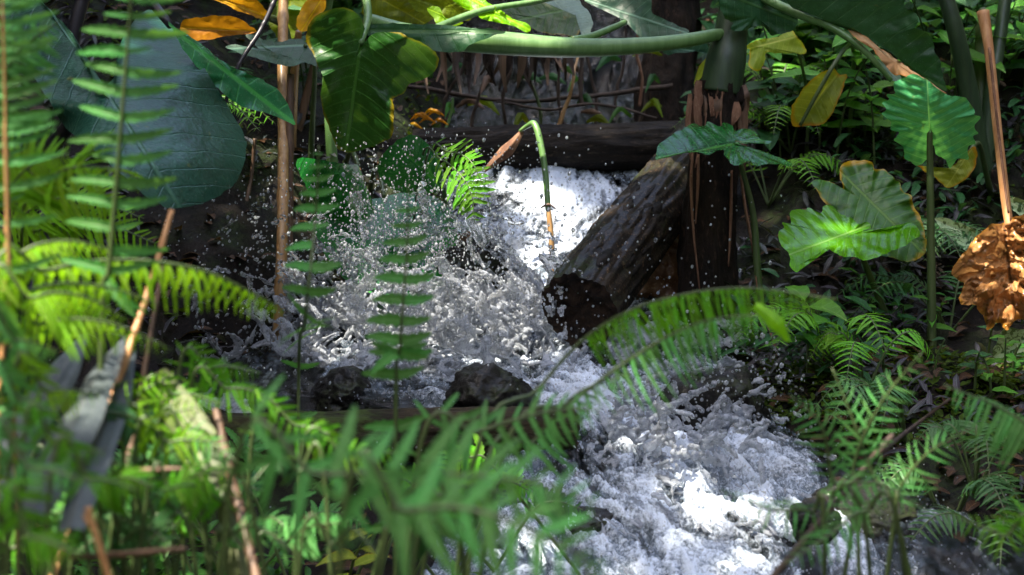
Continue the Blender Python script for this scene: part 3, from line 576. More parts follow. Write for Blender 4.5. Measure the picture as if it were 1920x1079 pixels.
# --- three ruffled leaves of the right bank, each its own plant
t = thing('ruffled_taro', root(1745, 690, 4.3), 'upright jade green ruffled leaf on a tall stalk at right', 'plant')
leaf('leaf', Z5([(975,70),(1060,100),(1130,150),(1210,205),(1330,230),(1385,300),(1392,345),(1440,360),(1395,420),(1422,470),(1385,492),(1402,540),(1345,562),(1348,650),(1285,640),(1228,708),(1190,645),(1130,602),(1112,530),(1097,452),(1086,530),(1078,640),(1008,692),(968,660),(918,628),(912,560),(846,515),(882,465),(818,445),(834,390),(773,335),(797,310),(768,270),(812,245),(803,210),(852,200),(848,130),(900,110)]),
     (1743, 237), (1738, 150), 4.25, gx=0, gy=.06, cup=.06, wave=.008, wk=11, corr=0.0056, nv=5, k=.35, mat=M['leaf_jade'], parent=t, center=(1743, 228), n=200, rings=26)
tube('stalk', to_ground([P(1743,240,4.27), P(1744,330,4.29), P(1746,500,4.3), P(1747,660,4.3)]), [.006,.008,.010,.012], M['stem_mid'], t)
t = thing('ruffled_taro', root(1395, 560, 4.4), 'wet dark green ruffled leaf reaching left in front of the trunk', 'plant')
leaf('leaf', [(1228,300),(1236,272),(1262,252),(1282,240),(1300,232),(1320,236),(1328,228),(1350,237),(1357,228),(1372,235),(1378,245),(1402,241),(1420,252),(1426,261),(1443,265),(1438,270),(1400,268),(1384,272),(1430,284),(1455,293),(1482,304),(1480,311),(1443,308),(1420,313),(1406,302),(1388,310),(1372,308),(1358,293),(1354,282),(1338,284),(1325,293),(1308,285),(1290,287),(1265,283),(1245,288)],
     (1378, 270), (1228, 298), 4.30, gx=.03, gy=-.30, wave=.008, wk=9, corr=0.0056, nv=7, mat=M['leaf_wet'], parent=t, center=(1372, 266), n=170, rings=22)
tube('stalk', to_ground([P(1380,271,4.31), P(1392,320,4.38), P(1412,400,4.4), P(1420,500,4.4)]), [.005,.006,.008,.009], M['stem_mid'], t)
t = thing('ruffled_taro', root(1655, 640, 4.4), 'bright glossy light green ruffled leaf held flat on the right bank', 'plant')
leaf('leaf', ZH([(485,205),(515,185),(505,155),(545,165),(540,110),(580,90),(625,95),(640,85),(700,110),(710,75),(750,70),(790,110),(850,130),(880,160),(945,155),(950,182),(895,198),(960,192),(1080,180),(1160,155),(1200,210),(1180,235),(1130,270),(1060,295),(1030,315),(920,345),(870,330),(800,325),(770,310),(725,285),(690,325),(640,345),(600,370),(580,410),(545,370),(535,310),(500,270)]),
     (1600, 433), (1475, 480), 4.25, gx=.02, gy=-.26, wave=.012, wk=9, corr=0.0056, nv=7, k=.35, mat=M['leaf_bright'], parent=t, center=(1590, 443), n=170, rings=22)
tube('stalk', to_ground([P(1602,434,4.26), P(1620,490,4.32), P(1648,560,4.35), P(1678,640,4.35)]), [.005,.007,.009,.010], M['stem_mid'], t)
t = thing('ruffled_taro', root(1560, 620, 4.7), 'olive green ruffled leaf with yellowing rim behind the bright one', 'plant')
leaf('leaf', [(1523,342),(1554,341),(1580,352),(1573,317),(1596,301),(1634,303),(1640,317),(1660,320),(1676,337),(1687,342),(1690,359),(1710,367),(1714,387),(1723,400),(1728,420),(1738,450),(1730,480),(1700,492),(1650,470),(1600,430),(1560,395)], (1622, 368), (1732, 476), 4.45, gx=.0, gy=-.12, wave=.010, wk=9, corr=0.0064, nv=6, k=.35, mat=M['leaf_yedge'], parent=t, center=(1630, 385), n=150, rings=20)
tube('stalk', to_ground([P(1622,370,4.47), P(1600,420,4.6), P(1585,520,4.65)]), [.005,.007,.009], M['stem_mid'], t)
t = thing('ruffled_taro', root(1800, 520, 4.7), 'fading brown green leaf hanging behind the upright jade leaf', 'plant')
leaf('leaf', Z5([(1010,690),(1100,720),(1250,690),(1380,560),(1410,600),(1390,720),(1330,780),(1210,835),(1120,760)]), (1815, 290), (1775, 350), 4.5, corr=0.0024, nv=5, mat=M['leaf_olive'], parent=t, n=70, rings=12, rumple=.006)
tube('stalk', to_ground([P(1815,290,4.52), P(1835,270,4.6), P(1850,330,4.7)]), [.005,.006,.008], M['stem_mid'], t)

# --- wilted leaves by the boulder
t = thing('wilted_leaf', root(1490, 420, 4.9), 'yellow olive leaf with a brown edge hanging from a slanting stalk', 'leaf')
leaf('blade', ZD([(790,372),(760,345),(700,370),(640,410),(600,460),(560,530),(545,600),(560,645),(620,635),(690,635),(740,600),(780,520),(820,420),(826,380)]), (1580, 128), (1492, 240), 4.75, gx=.03, gy=.02, fold=.08, corr=0.0016, mat=M['leaf_olive'], parent=t, n=90, rings=14, center=(1536, 190))
tube('stalk', to_ground([P(1500,236,4.73), P(1530,180,4.72), P(1566,118,4.72), P(1595,85,4.78), P(1600,140,4.95), P(1585,330,5.0)]), [.004,.005,.005,.005,.006,.007], M['stem_mid'], t)
t = thing('wilted_leaf', root(1440, 420, 5.0), 'yellow green leaf drooping over the grey boulder', 'leaf')
leaf('blade', ZD([(310,240),(360,215),(410,195),(480,190),(540,150),(572,185),(600,215),(625,265),(520,272),(430,268),(420,300),(390,355),(350,350),(335,310),(340,255)]), (1480, 72), (1402, 92), 4.8, gx=.02, gy=-.05, wave=.01, corr=0.0012, mat=M['leaf_yellow'], parent=t, n=90, rings=12, center=(1432, 88))
tube('stalk', to_ground([P(1480,75,4.8), P(1500,110,4.85), P(1515,200,4.95), P(1510,320,5.0)]), [.003,.004,.005,.006], M['stem_mid'], t)
t = thing('wilted_leaf', root(1318, 420, 4.9), 'narrow yellow leaf hanging left of the green sheath', 'leaf')
blade('blade', [(1332,108,4.55),(1318,130,4.56),(1302,158,4.58)], [.006,.011,.002], M['leaf_yellow'], t)
tube('stalk', to_ground([P(1332,108,4.55), P(1340,100,4.6), P(1325,250,4.75)]), [.002,.003,.004], M['stem_mid'], t)

# --- dry leaf and tall stalks at the right edge
t = thing('dead_elephant_ear', root(1880, 640, 4.1), 'crumpled brown dead leaf hanging from a tall tan stalk at the right edge', 'leaf')
leaf('blade', ZH([(1620,158),(1550,170),(1480,230),(1420,310),(1360,400),(1380,440),(1420,470),(1395,540),(1420,575),(1480,570),(1500,610),(1530,640),(1540,700),(1600,660),(1640,700),(1700,640),(1790,660),(1830,400),(1790,150),(1690,120)]), (1882, 420), (1905, 615), 4.1, gx=-.02, gy=.0, fold=.25, corr=0.0048, nv=5, wave=.022, wk=7, mat=M['leaf_brown'], parent=t, n=180, rings=36, rumple=.03, center=(1890, 500))
px_tube('stalk', [(1893,425,4.1),(1886,380,4.12),(1872,260,4.15),(1855,100,4.2),(1843,22,4.22)], [.009,.0095,.0095,.010,.013], M['cane_orange'], t, 14, 40)
px_tube('stalk_groove', [(1891,400,4.09),(1882,330,4.105),(1869,220,4.14),(1855,90,4.185)], [.0022,.0028,.0028,.003], M['dry_sheath'], t, 6, 30)
t = thing('variegated_plant', root(1890, 720, 4.15), 'pale variegated leaves under and beside the crumpled brown leaf', 'plant')
leaf('leaf', ZH([(1630,690),(1700,695),(1770,715),(1750,790),(1640,830),(1577,842),(1572,800),(1600,730)]), (1925, 628), (1866, 670), 4.12, fold=.05, mat=M['leaf_vari'], parent=t, n=60, rings=10)
leaf('leaf', ZH([(1280,140),(1340,138),(1430,170),(1510,220),(1440,297),(1370,250),(1310,190)]), (1835, 450), (1755, 412), 4.45, fold=.05, mat=M['leaf_vari'], parent=t, n=60, rings=10)
leaf('leaf', ZH([(1615,30),(1680,28),(1770,60),(1780,140),(1700,115),(1640,70)]), (1940, 405), (1880, 371), 4.2, fold=.05, mat=M['leaf_vari'], parent=t, n=60, rings=10)
for a in ((1925,628,4.13),(1835,450,4.46),(1940,405,4.21)):
    q = P(*a); tube('stalk', to_ground([q, q + Vector((.02, .04, .01)), q + Vector((.03, .07, -.06))]), [.003,.004,.005], M['stem_mid'], t)
t = thing('taro_stalks', root(1850, 480, 4.8), 'clump of thick bare green stalks on a dark base behind the tan stalk', 'plant')
px_tube('stalk', [(1842,330,4.78),(1826,230,4.75),(1812,150,4.73),(1792,60,4.7),(1762,-40,4.7),(1690,-260,4.7)], [.026,.024,.022,.020,.018,.008], M['stem_dark'], t, 18, 40)
px_tube('stalk', [(1852,330,4.82),(1852,230,4.82),(1862,150,4.82),(1875,70,4.84),(1892,-40,4.86),(1940,-260,4.9)], [.020,.017,.016,.016,.015,.007], M['stem_dark'], t, 18, 40)
px_tube('stalk', [(1848,330,4.85),(1840,200,4.86),(1842,60,4.88),(1846,20,4.9)], [.02,.018,.017,.014], M['stem_mid'], t, 18, 40)
trunk('base', [root(1850,480,4.8) - Vector((0,0,.05)), P(1848,420,4.8), P(1846,320,4.8)], [.05,.042,.036], M['trunk'], None, None, 6.1, parent=t, seg=28, n=40)

# --- orange strap leaves and canes, upper left
t = thing('strap_leaf_plant', root(470, 330, 4.9), 'yellow orange strap leaves arching at the top left of centre', 'plant')
leaf('strap_leaf', ZA([(915,190),(918,110),(1000,90),(1100,80),(1200,90),(1260,128),(1292,160),(1200,177),(1100,192),(960,212)]), (478, 58), (342, 52), 4.6, fold=.05, corr=0, mat=M['leaf_orange'], parent=t, n=70, rings=10)
leaf('strap_leaf', ZA([(1000,-40),(1150,30),(1250,72),(1330,97),(1348,60),(1290,0),(1200,-40)]), (495, 30), (380, -12), 4.65, fold=.05, corr=0, mat=M['leaf_orange'], parent=t, n=60, rings=8)
leaf('strap_leaf', ZA([(1500,150),(1510,80),(1560,0),(1640,-30),(1650,40),(1600,85),(1570,155)]), (605, -5), (565, 58), 4.7, corr=0, mat=M['leaf_orange'], parent=t, n=60, rings=8)
leaf('strap_leaf', ZA([(1360,110),(1380,0),(1460,-60),(1560,-40),(1580,60),(1540,160),(1470,200),(1400,190)]), (545, -20), (540, 72), 4.85, corr=0.0024, mat=M['leaf_backlit'], parent=t, n=70, rings=10)
leaf('strap_leaf', ZB([(480,60),(560,-40),(720,-40),(740,40),(840,70),(800,120),(640,110),(560,110)]), (700, -10), (790, 40), 4.9, corr=0.0024, mat=M['leaf_backlit'], parent=t, n=70, rings=10)
tube('stalk', to_ground([P(500,30,4.66), P(535,60,4.75), P(540,180,4.85), P(535,300,4.9)]), [.008,.012,.014,.016], M['stem_mid'], t)
tube('stalk', to_ground([P(560,60,4.72), P(552,140,4.8), P(546,260,4.88)]), [.008,.012,.015], M['cane'], t)
tube('stalk', to_ground([P(640,30,4.9), P(600,90,4.92), P(560,240,4.94)]), [.008,.010,.012], M['cane_dark'], t)
t = thing('blue_leaf_plant', root(575, 330, 4.7), 'blue green pointed leaf below the orange straps', 'plant')
leaf('leaf', ZA([(1140,240),(1200,228),(1260,262),(1312,255),(1240,180),(1290,175),(1340,205),(1410,210),(1480,200),(1550,215),(1604,335),(1540,312),(1480,337),(1400,327),(1280,292),(1200,265)]), (570, 85), (424, 92), 4.5, gy=-.12, corr=0.0016, nv=6, mat=M['leaf_teal'], parent=t, n=90, rings=12, center=(512, 98))
tube('stalk', to_ground([P(572,86,4.5), P(590,110,4.6), P(585,250,4.7)]), [.004,.006,.008], M['stem_mid'], t)

def cane(pts, rad, mat, label, name='cane', cat='cane', lying=False):
    V, F, U = tube_geo([P(*p) for p in pts] if lying else to_ground([P(*p) for p in pts]), rad, 12, 60)
    V = np.array(V); c = V.reshape(60, 12, 3).mean(1)
    for k in range(6, 60, random.choice([9, 11])): V.reshape(60, 12, 3)[k] = c[k] + (V.reshape(60, 12, 3)[k] - c[k]) * 1.22
    base = Vector(V[-1]); o = put(name, make_mesh(name, V - np.array(base), F, mat, uv=U)); o.location = base
    return tag(o, label, cat)
cane([(532,-40,4.75),(530,110,4.6),(531,300,4.46),(528,480,4.36),(520,655,4.32)], [.011,.012,.012,.012,.012,.012], M['cane'], 'upright tan cane at the left edge of the splash')
cane([(545,140,4.5),(543,300,4.48),(541,520,4.45)], [.008,.009,.009,.009], M['cane_dark'], 'thin brown cane right behind the tan cane')
cane([(478,260,4.7),(470,340,4.7),(452,420,4.65)], [.004,.004,.005,.005], M['cane_dark'], 'thin dry brown stick leaning under the blue green leaf')
cane([(322,395,2.85),(280,540,2.8),(240,660,2.75),(205,765,2.7)], [.003,.0035,.004,.004,.004], M['cane_orange'], 'orange brown stalk slanting through the left ferns')
cane([(305,500,2.95),(280,640,2.9),(255,790,2.85),(228,930,2.8)], [.0025,.003,.0035,.004,.004], M['cane_dark'], 'brown stalk slanting just behind the orange one')
cane([(12,250,2.7),(14,360,2.7),(12,470,2.7),(5,640,2.7)], [.002,.0024,.003,.003,.003], M['cane_orange'], 'thin orange stalk at the left edge')
cane([(405,770,2.75),(425,860,2.7),(450,960,2.65)], [.004,.005,.005,.005], M['cane_dark'], 'dark brown stalk right of the faded palm blade')
cane([(158,965,2.2),(182,1010,2.2),(205,1085,2.2)], [.002,.0025,.003,.003], M['cane_orange'], 'short curved orange stalk at the bottom left')
cane([(130,1045,2.35),(230,1040,2.3),(335,1030,2.28),(350,1032,2.28)], [.002,.003,.003,.002,.001], M['cane_dark'], 'orange stick lying level at the bottom left', lying=True)
cane([(212,888,2.55),(260,884,2.5),(330,880,2.48),(345,882,2.48)], [.002,.003,.003,.002,.001], M['cane_dark'], 'short brown stick level among the left ferns', lying=True)
cane([(520,-10,4.0),(490,55,3.98),(448,122,3.95),(420,200,3.95)], [.005,.005,.0045,.004,.004], M['stem_purple'], 'dark slanting stem crossing the orange straps', lying=True)
cane([(1782,748,3.1),(1700,810,3.05),(1640,860,3.0),(1578,930,2.95)], [.002,.003,.0035,.004,.0045], M['twig'], 'dark bare twig slanting at lower right')
# bent stalk in front of the fall
t = thing('bent_stalk', root(1030, 530, 4.55), 'bent green stalk with yellow base and withered leaf hanging over the fall', 'plant')
px_tube('stalk', [(975,246,4.72),(990,236,4.7),(1002,233,4.68),(1012,262,4.66),(1022,320,4.64),(1028,395,4.62)], [.004,.006,.0075,.0075,.007,.007], M['stem_green'], t, 10, 40)
px_tube('stalk_base', [(1028,392,4.62),(1033,440,4.61),(1035,490,4.60),(1032,560,4.58)], [.006,.0065,.006,.005], M['cane'], t, 10, 30)
blade('withered_leaf', [(978,246,4.72),(950,282,4.71),(908,322,4.70)], [.006,.016,.004], M['dry_sheath'], t, fold=.6, n=18, twist=.8)
px_tube('node_sheath', [(1014,390,4.62),(1028,384,4.615),(1042,392,4.62)], [.002,.004,.002], M['cane_dark'], t, 8, 12)

# branches, dead straps and yellow scrap around the upper fall
def branch(pts, rad, mat, label):
    V, F, U = tube_geo([P(*p) for p in pts], rad, 8, 40); V = V + .004 * np.stack([fbm(V[:, 0] * 20, V[:, 1] * 20, V[:, 2] * 20 + k, 2) for k in range(3)], 1)
    o = put('branch', make_mesh('branch', V, F, mat, uv=U)); return tag(o, label, 'branch')
branch([(700,150,5.45),(830,172,5.5),(960,190,5.5),(1100,182,5.5),(1260,160,5.5)], [.006,.006,.005,.006,.007], M['twig'], 'dark thin branch level behind the fall, upper of two')
branch([(930,190,5.45),(1020,206,5.4),(1120,196,5.4),(1230,222,5.4)], [.003,.004,.004,.003], M['twig'], 'dark thin branch level behind the fall, lower of two')
branch([(1046,248,5.3),(1060,200,5.3),(1075,150,5.3),(1085,100,5.35)], [.006,.005,.004,.003], M['cane'], 'pale tan stick standing behind the fallen log')
branch([(1090,200,5.45),(1088,150,5.45),(1092,90,5.45)], [.007,.006,.005], M['twig'], 'short dark stick hanging behind the level stem')
branch([(1200,200,5.3),(1203,150,5.3),(1195,100,5.3),(1194,50,5.3)], [.004,.004,.004,.004], M['dry_sheath'], 'reddish thin root hanging left of the dark tree')
branch([(835,245,5.3),(846,215,5.3),(848,185,5.3)], [.004,.004,.003], M['stem_green'], 'short pale green stick left of the upper fall')
rb = random.Random(8)
for k, lb in enumerate(['leftmost of the fine dark stems before the upper fall', 'fine dark stem second from left before the upper fall', 'fine dark stem third from left before the upper fall', 'fine olive stem in the middle before the upper fall', 'fine dark stem just right of the middle before the upper fall', 'fine brown stem right of the middle before the upper fall', 'fine dark stem second from right before the upper fall', 'rightmost of the fine dark stems before the upper fall']):
    x = 850 + k * 52 + rb.uniform(-12, 12); s = rb.uniform(-40, 40); dd = rb.uniform(5.3, 5.75)
    branch([(x + s, 50, dd), (x + s * .6 + rb.uniform(-10, 10), 120, dd), (x + rb.uniform(-10, 10), 185, dd), (x - s * .4, 262, dd)], [.003, .004, .0045, .005], M['stem_mid'] if k == 3 else M['twig'], lb)
t = thing('understory_plant', P(1000, 250, 5.6), 'dark narrow leaves tangled before the upper fall', 'plant')
for k in range(22):
    x, y = rb.uniform(850, 1250), rb.uniform(95, 235); s = rb.choice((-1, 1)) * rb.uniform(20, 60); dd = rb.uniform(5.35, 5.8)
    blade('leaf', [(x, y, dd), (x + s * .5, y - rb.uniform(0, 16), dd - .03), (x + s, y + rb.uniform(0, 22), dd - .05)], [.003, rb.uniform(.007, .014), .001], M[rb.choice(['herb_dark', 'herb', 'leaf_backlit', 'cane_dark'])], t, n=9, twist=rb.uniform(-.6, .6))
t = thing('dead_strap_curtain', P(900, 240, 5.5), 'curtain of brown dead strap leaves under the level stem', 'leaves')
for k in range(34):
    x = 790 + k * 8.4 + random.uniform(-12, 12); b = random.uniform(112, 178); dd = 5.2 + random.uniform(-.12, .14)
    blade('dead_strap', [(x,66,dd),(x+random.uniform(-8,8),(66+b)/2,dd+random.uniform(-.03,.03)),(x+random.uniform(-16,16),b,dd+random.uniform(-.05,.05))], [random.uniform(.004,.012),random.uniform(.005,.013),.002], random.choice([M['cane_dark'], M['trunk'], M['cane_dark'], M['trunk'], M['twig']]), t, n=10, twist=random.uniform(-1.6,1.6), fold=random.uniform(-.6,.6))
t = thing('yellow_leaf_scrap', P(800, 240, 5.25), 'small heap of curled yellow leaves left of the upper fall', 'leaves')
for k in range(7):
    x, y = 775 + k * 8, 240 - random.uniform(0, 30)
    blade('curled_leaf', [(x-14,y+4,5.25),(x,y-6,5.22),(x+18,y+4,5.22)], [.001,.0055,.001], M['leaf_orange'], t, n=10, twist=random.uniform(-1.4,1.4), fold=.6)

# --- dead palm blades lower left
t = thing('dead_palm_leaf', root(120, 960, 2.6), 'dead grey palm leaf with wide folded blades at lower left', 'leaf')
for pts, hw, m in (([(235,632,2.8),(185,700,2.6),(140,790,2.4),(60,960,2.25)], [.004,.018,.022,.014], 'strap_grey'), ([(250,660,2.85),(215,760,2.6),(170,860,2.4),(130,990,2.25)], [.003,.014,.018,.012], 'strap_grey'), ([(160,625,3.0),(120,690,2.92),(60,780,2.85),(-30,920,2.75)], [.004,.018,.022,.02], 'strap_grey')):
    blade('palm_blade', pts, hw, M[m], t, fold=.35, n=24)
t = thing('dead_palm_leaf', root(380, 960, 2.7), 'faded green dead palm blade bending down among the left ferns', 'leaf')
blade('palm_blade', [(292,700,2.85),(330,770,2.78),(372,850,2.72),(395,940,2.68)], [.012,.022,.027,.022], M['strap_green'], t, fold=.2)
t = thing('dead_palm_leaf', root(440, 1075, 2.4), 'grey blue dead palm blade hanging at the bottom edge', 'leaf')
blade('palm_blade', [(402,900,2.75),(425,960,2.72),(440,1020,2.7),(462,1110,2.68)], [.003,.012,.016,.015], M['strap_green'], t, fold=.3)
# ------------------------------------------------------------------ ferns
PIN = {}
def pinna_mesh(style, mat, var):
    key = (style, mat, var)
    if key in PIN: return PIN[key]
    rs = random.Random(hash((style, var)) & 255)
    n = {'long': 13, 'short': 9}[style]; hw = {'long': .058, 'short': .12}[style]; droop = {'long': .34, 'short': .12}[style] * rs.uniform(.6, 1.4)
    V, U, F = [], [], []; sweep = rs.uniform(.05, .16)
    for i in range(n):
        x = i / (n - 1); wv = hw * min(1, (x + .05) * 7) * (1 - x ** 2.6) ** .75 + .004
        z = -droop * x ** 1.8; y0 = sweep * x * x
        tooth = (1.16 if i % 2 else .84) if 0 < i < n - 1 else 1
        for j, f in enumerate((-1, 0, 1)):
            V.append((x * (1 - .25 * droop * x), y0 + f * wv * tooth, z + abs(f) * wv * .35 + rs.uniform(-.008, .008))); U.append((x, f * .09))
    for i in range(n - 1):
        for j in (0, 1): F.append((i * 3 + j, (i + 1) * 3 + j, (i + 1) * 3 + j + 1, i * 3 + j + 1))
    PIN[key] = make_mesh('pinna', V, F, M[mat], uv=U); return PIN[key]
def frond(parent, pts, L, mat='fern', n=30, nrm=(0, -1, .35), sides=(1, 1), style='long', start=.12, prof=None, sweep=.35, droop=0.0, rr=.0022, stem='stem_mid', jit=.12, joined=False, wscale=1.0):
    """a rachis through the given places, leaflets set along both sides of it"""
    wp = [P(*p) if not isinstance(p, Vector) else p for p in pts]
    ra = put('frond', make_mesh('frond', *(lambda g: (g[0], g[1]))(tube_geo(wp, [rr * 1.4, rr, rr * .35], 6, 30)), M[stem]), parent)
    c = catmull(wp, 200); T = np.gradient(c, axis=0); T /= np.linalg.norm(T, axis=1)[:, None]
    prof = prof or (lambda t: min(1, .45 + t * 2.2) * (1 - max(0, t) ** 2.2) ** .8 + .05)
    jv, jf, ju = [], [], []
    for i in range(n):
        f = start + (1 - start) * (i + .3) / n; q = min(199, int(f * 199)); t_ = Vector(T[q]); p = Vector(c[q])
        N = Vector(nrm) - t_ * Vector(nrm).dot(t_); N.normalize(); S = t_.cross(N)
        for sd in (-1, 1):
            if not sides[0 if sd < 0 else 1]: continue
            l = L * prof((f - start) / (1 - start)) * random.uniform(1 - jit, 1 + jit)
            if l < L * .05 or random.random() < .04: continue
            if random.random() < .08: l *= random.uniform(.45, .8)
            X = (S * sd + t_ * (sweep + random.uniform(-jit, jit)) + N * random.uniform(-jit, jit) * .9 + Vector((0, 0, -droop))).normalized()
            Y = N.cross(X).normalized() * sd; Zv = X.cross(Y) if sd > 0 else Y.cross(X)
            Zv = X.cross(Y); 
            if Zv.dot(N) < 0: Y = -Y; Zv = -Zv
            mt = Matrix(((X.x*l, Y.x*l*wscale, Zv.x*l, p.x), (X.y*l, Y.y*l*wscale, Zv.y*l, p.y), (X.z*l, Y.z*l*wscale, Zv.z*l, p.z), (0, 0, 0, 1)))
            me = pinna_mesh(style, mat, random.randrange(4))
            if joined:
                b = len(jv); jv += [mt @ v.co for v in me.vertices]; jf += [tuple(b + k for k in pl.vertices) for pl in me.polygons]
                ju += [(v.co.x, 0) for v in me.vertices]
            else:
                o = bpy.data.objects.new('leaflet', me); COL.objects.link(o); o.parent = ra; o.matrix_basis = mt
    if joined and jv: put('leaflets', make_mesh('leaflets', jv, jf, M[mat], uv=ju), ra)
    return ra
def gnd(px, py, d): return root(px, py, d) - Vector((0, 0, .01))
PXM = lambda px, d: px / 1920 * .5 * near(d)       # size of px at distance d
A_ = lambda t: min(1, .5 + t * 1.6) * (1 - t ** 2.4) ** .8 + .05
FLAT = lambda t: min(1, .75 + t) * (1 - t ** 6) ** .6 + .06

t = thing('sword_fern', gnd(190, 760, 2.6), 'upright fern frond with widely spaced leaflets in front of the huge leaf', 'fern')
frond(t, [gnd(170,900,2.6), P(190,700,2.62), P(205,500,2.6), P(222,300,2.58), P(238,100,2.55), P(250,-60,2.52)], PXM(108, 2.58), 'fern_pale', 17, (0, -1, .5), start=.30, prof=lambda t: 1.0, sweep=.05, stem='stem_mid', wscale=1.5, rr=.003)
t = thing('sword_fern', gnd(12, 640, 2.5), 'fern frond upright along the left edge with close leaflets', 'fern')
frond(t, [gnd(20,700,2.5), P(16,470,2.5), P(10,200,2.48), P(4,-40,2.45)], PXM(100, 2.48), 'fern_pale', 24, (0, -1, .4), start=.25, prof=lambda t: 1.0, sweep=.1, wscale=1.2, stem='cane')
frond(t, [gnd(-30,600,2.9), P(-30,300,2.9), P(20,120,2.88), P(110,40,2.85)], PXM(110, 2.9), 'fern_pale', 26, (0, -1, .4), start=.2, sweep=.3)
t = thing('sword_fern', gnd(570, 800, 3.0), 'slim upright fern frond left of the splash', 'fern')
frond(t, [gnd(545,800,3.0), P(560,720,3.02), P(572,600,3.0), P(592,400,2.98), P(598,272,2.96)], PXM(54, 3.0), 'fern_pale', 17, (0, -1, .5), style='short', start=.16, prof=lambda t: (.75 + .3 * math.sin(t * 3)) * (1 - t ** 4) + .06, sweep=.1, rr=.002, wscale=1.5)
t = thing('sword_fern', gnd(740, 850, 2.9), 'slim upright fern frond in front of the middle of the splash', 'fern')
frond(t, [gnd(735,900,2.9), P(742,790,2.92), P(750,650,2.9), P(762,480,2.88), P(766,345,2.86)], PXM(62, 2.9), 'fern_pale', 16, (0, -1, .5), style='short', start=.12, prof=lambda t: (.8 + .25 * math.sin(t * 3)) * (1 - t ** 4) + .06, sweep=.1, rr=.002, wscale=1.4)

t = thing('arching_fern', gnd(-20, 760, 2.6), 'sunlit fern arching from the left edge with drooping leaflets', 'fern')
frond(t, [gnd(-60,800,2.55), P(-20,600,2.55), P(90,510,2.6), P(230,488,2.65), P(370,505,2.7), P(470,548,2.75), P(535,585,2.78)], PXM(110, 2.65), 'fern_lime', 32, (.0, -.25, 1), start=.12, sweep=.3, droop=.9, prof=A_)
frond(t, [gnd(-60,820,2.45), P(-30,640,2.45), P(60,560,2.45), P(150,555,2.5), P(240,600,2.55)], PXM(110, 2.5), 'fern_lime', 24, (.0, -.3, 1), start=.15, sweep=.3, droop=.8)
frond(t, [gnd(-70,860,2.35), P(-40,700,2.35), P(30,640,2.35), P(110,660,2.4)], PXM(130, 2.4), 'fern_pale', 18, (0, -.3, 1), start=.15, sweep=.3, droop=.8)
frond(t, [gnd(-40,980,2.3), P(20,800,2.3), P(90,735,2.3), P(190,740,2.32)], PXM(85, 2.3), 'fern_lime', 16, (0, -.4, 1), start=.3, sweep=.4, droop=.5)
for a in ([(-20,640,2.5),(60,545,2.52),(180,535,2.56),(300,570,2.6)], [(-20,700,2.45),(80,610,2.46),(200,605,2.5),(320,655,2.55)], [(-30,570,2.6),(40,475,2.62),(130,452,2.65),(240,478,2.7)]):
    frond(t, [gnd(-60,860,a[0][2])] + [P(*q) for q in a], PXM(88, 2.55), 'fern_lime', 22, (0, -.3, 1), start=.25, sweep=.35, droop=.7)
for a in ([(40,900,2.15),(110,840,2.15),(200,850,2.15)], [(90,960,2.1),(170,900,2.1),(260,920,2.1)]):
    frond(t, [gnd(-20,1079,a[0][2])] + [P(*q) for q in a], PXM(70, 2.15), 'fern', 13, (0, -.5, .9), start=.35, sweep=.4, droop=.4, wscale=1.3)
t = thing('thicket_fern', gnd(60, 640, 3.1), 'dense yellow green fern below the huge leaf', 'fern')
for a in ([(40,470,3.05),(90,340,3.0),(200,315,3.0),(290,350,3.05)], [(20,500,3.15),(50,400,3.1),(150,370,3.1),(270,410,3.1)], [(-20,470,3.0),(10,370,2.98),(60,310,2.96),(130,290,2.95)], [(20,520,3.2),(80,430,3.15),(180,415,3.1),(300,460,3.1)]):
    frond(t, [gnd(50,600,3.1)] + [P(*q) for q in a], PXM(100, 3.05), 'fern_lime', 26, (0, -.9, .6), start=.3, sweep=.5, droop=.25)
t = thing('right_fern', gnd(1180, 760, 3.2), 'fern frond arching over the stream at centre right with hanging leaflets', 'fern')
frond(t, [gnd(780,1060,2.8), P(880,900,2.85), P(1010,730,2.9), P(1100,632,2.9), P(1220,568,2.86), P(1390,540,2.82), P(1570,562,2.78)], PXM(140, 2.85), 'fern', 42, (0, -.3, 1), wscale=.4, start=.50, sweep=.35, droop=.9, prof=A_)
frond(t, [gnd(800,1060,2.8), P(930,900,2.82), P(1080,750,2.84), P(1220,650,2.82), P(1330,600,2.8), P(1460,590,2.75)], PXM(125, 2.8), 'fern_pale', 24, (0, -.3, 1), start=.45, sweep=.3, droop=.8, wscale=.5)
frond(t, [gnd(790,1060,2.8), P(900,920,2.85), P(1000,830,2.9), P(1080,740,2.86), P(1180,700,2.82)], PXM(95, 2.86), 'fern_pale', 16, (0, -.3, 1), start=.3, sweep=.4, droop=.5)
blade('broad_tip', [(1415,572,2.7),(1455,605,2.68),(1478,640,2.68)], [.005,.009,.002], M['leaf_lit'], t, n=12)
t = thing('front_fern', gnd(420, 980, 2.0), 'grey green fern with long curving leaflets across the bottom centre', 'fern')
frond(t, [gnd(330,1020,2.05), P(430,930,2.03), P(600,893,2.0), P(800,888,2.0), P(1000,905,1.98), P(1130,950,1.96)], PXM(170, 2.0), 'fern_pale', 15, (0, -1, .7), start=.2, sweep=.5, prof=A_, wscale=1.25, jit=.2)
frond(t, [gnd(560,1090,1.85), P(640,1010,1.82), P(760,960,1.8), P(900,960,1.78), P(1060,1030,1.76), P(1120,1090,1.75)], PXM(160, 1.8), 'fern_pale', 14, (0, -.8, .8), start=.2, sweep=.45, prof=A_, wscale=1.3, jit=.2)
frond(t, [gnd(700,1000,2.7), P(780,880,2.7), P(900,810,2.7), P(1040,770,2.68), P(1130,770,2.66)], PXM(110, 2.7), 'fern_pale', 15, (0, -.8, .7), start=.25, sweep=.4, droop=.3)
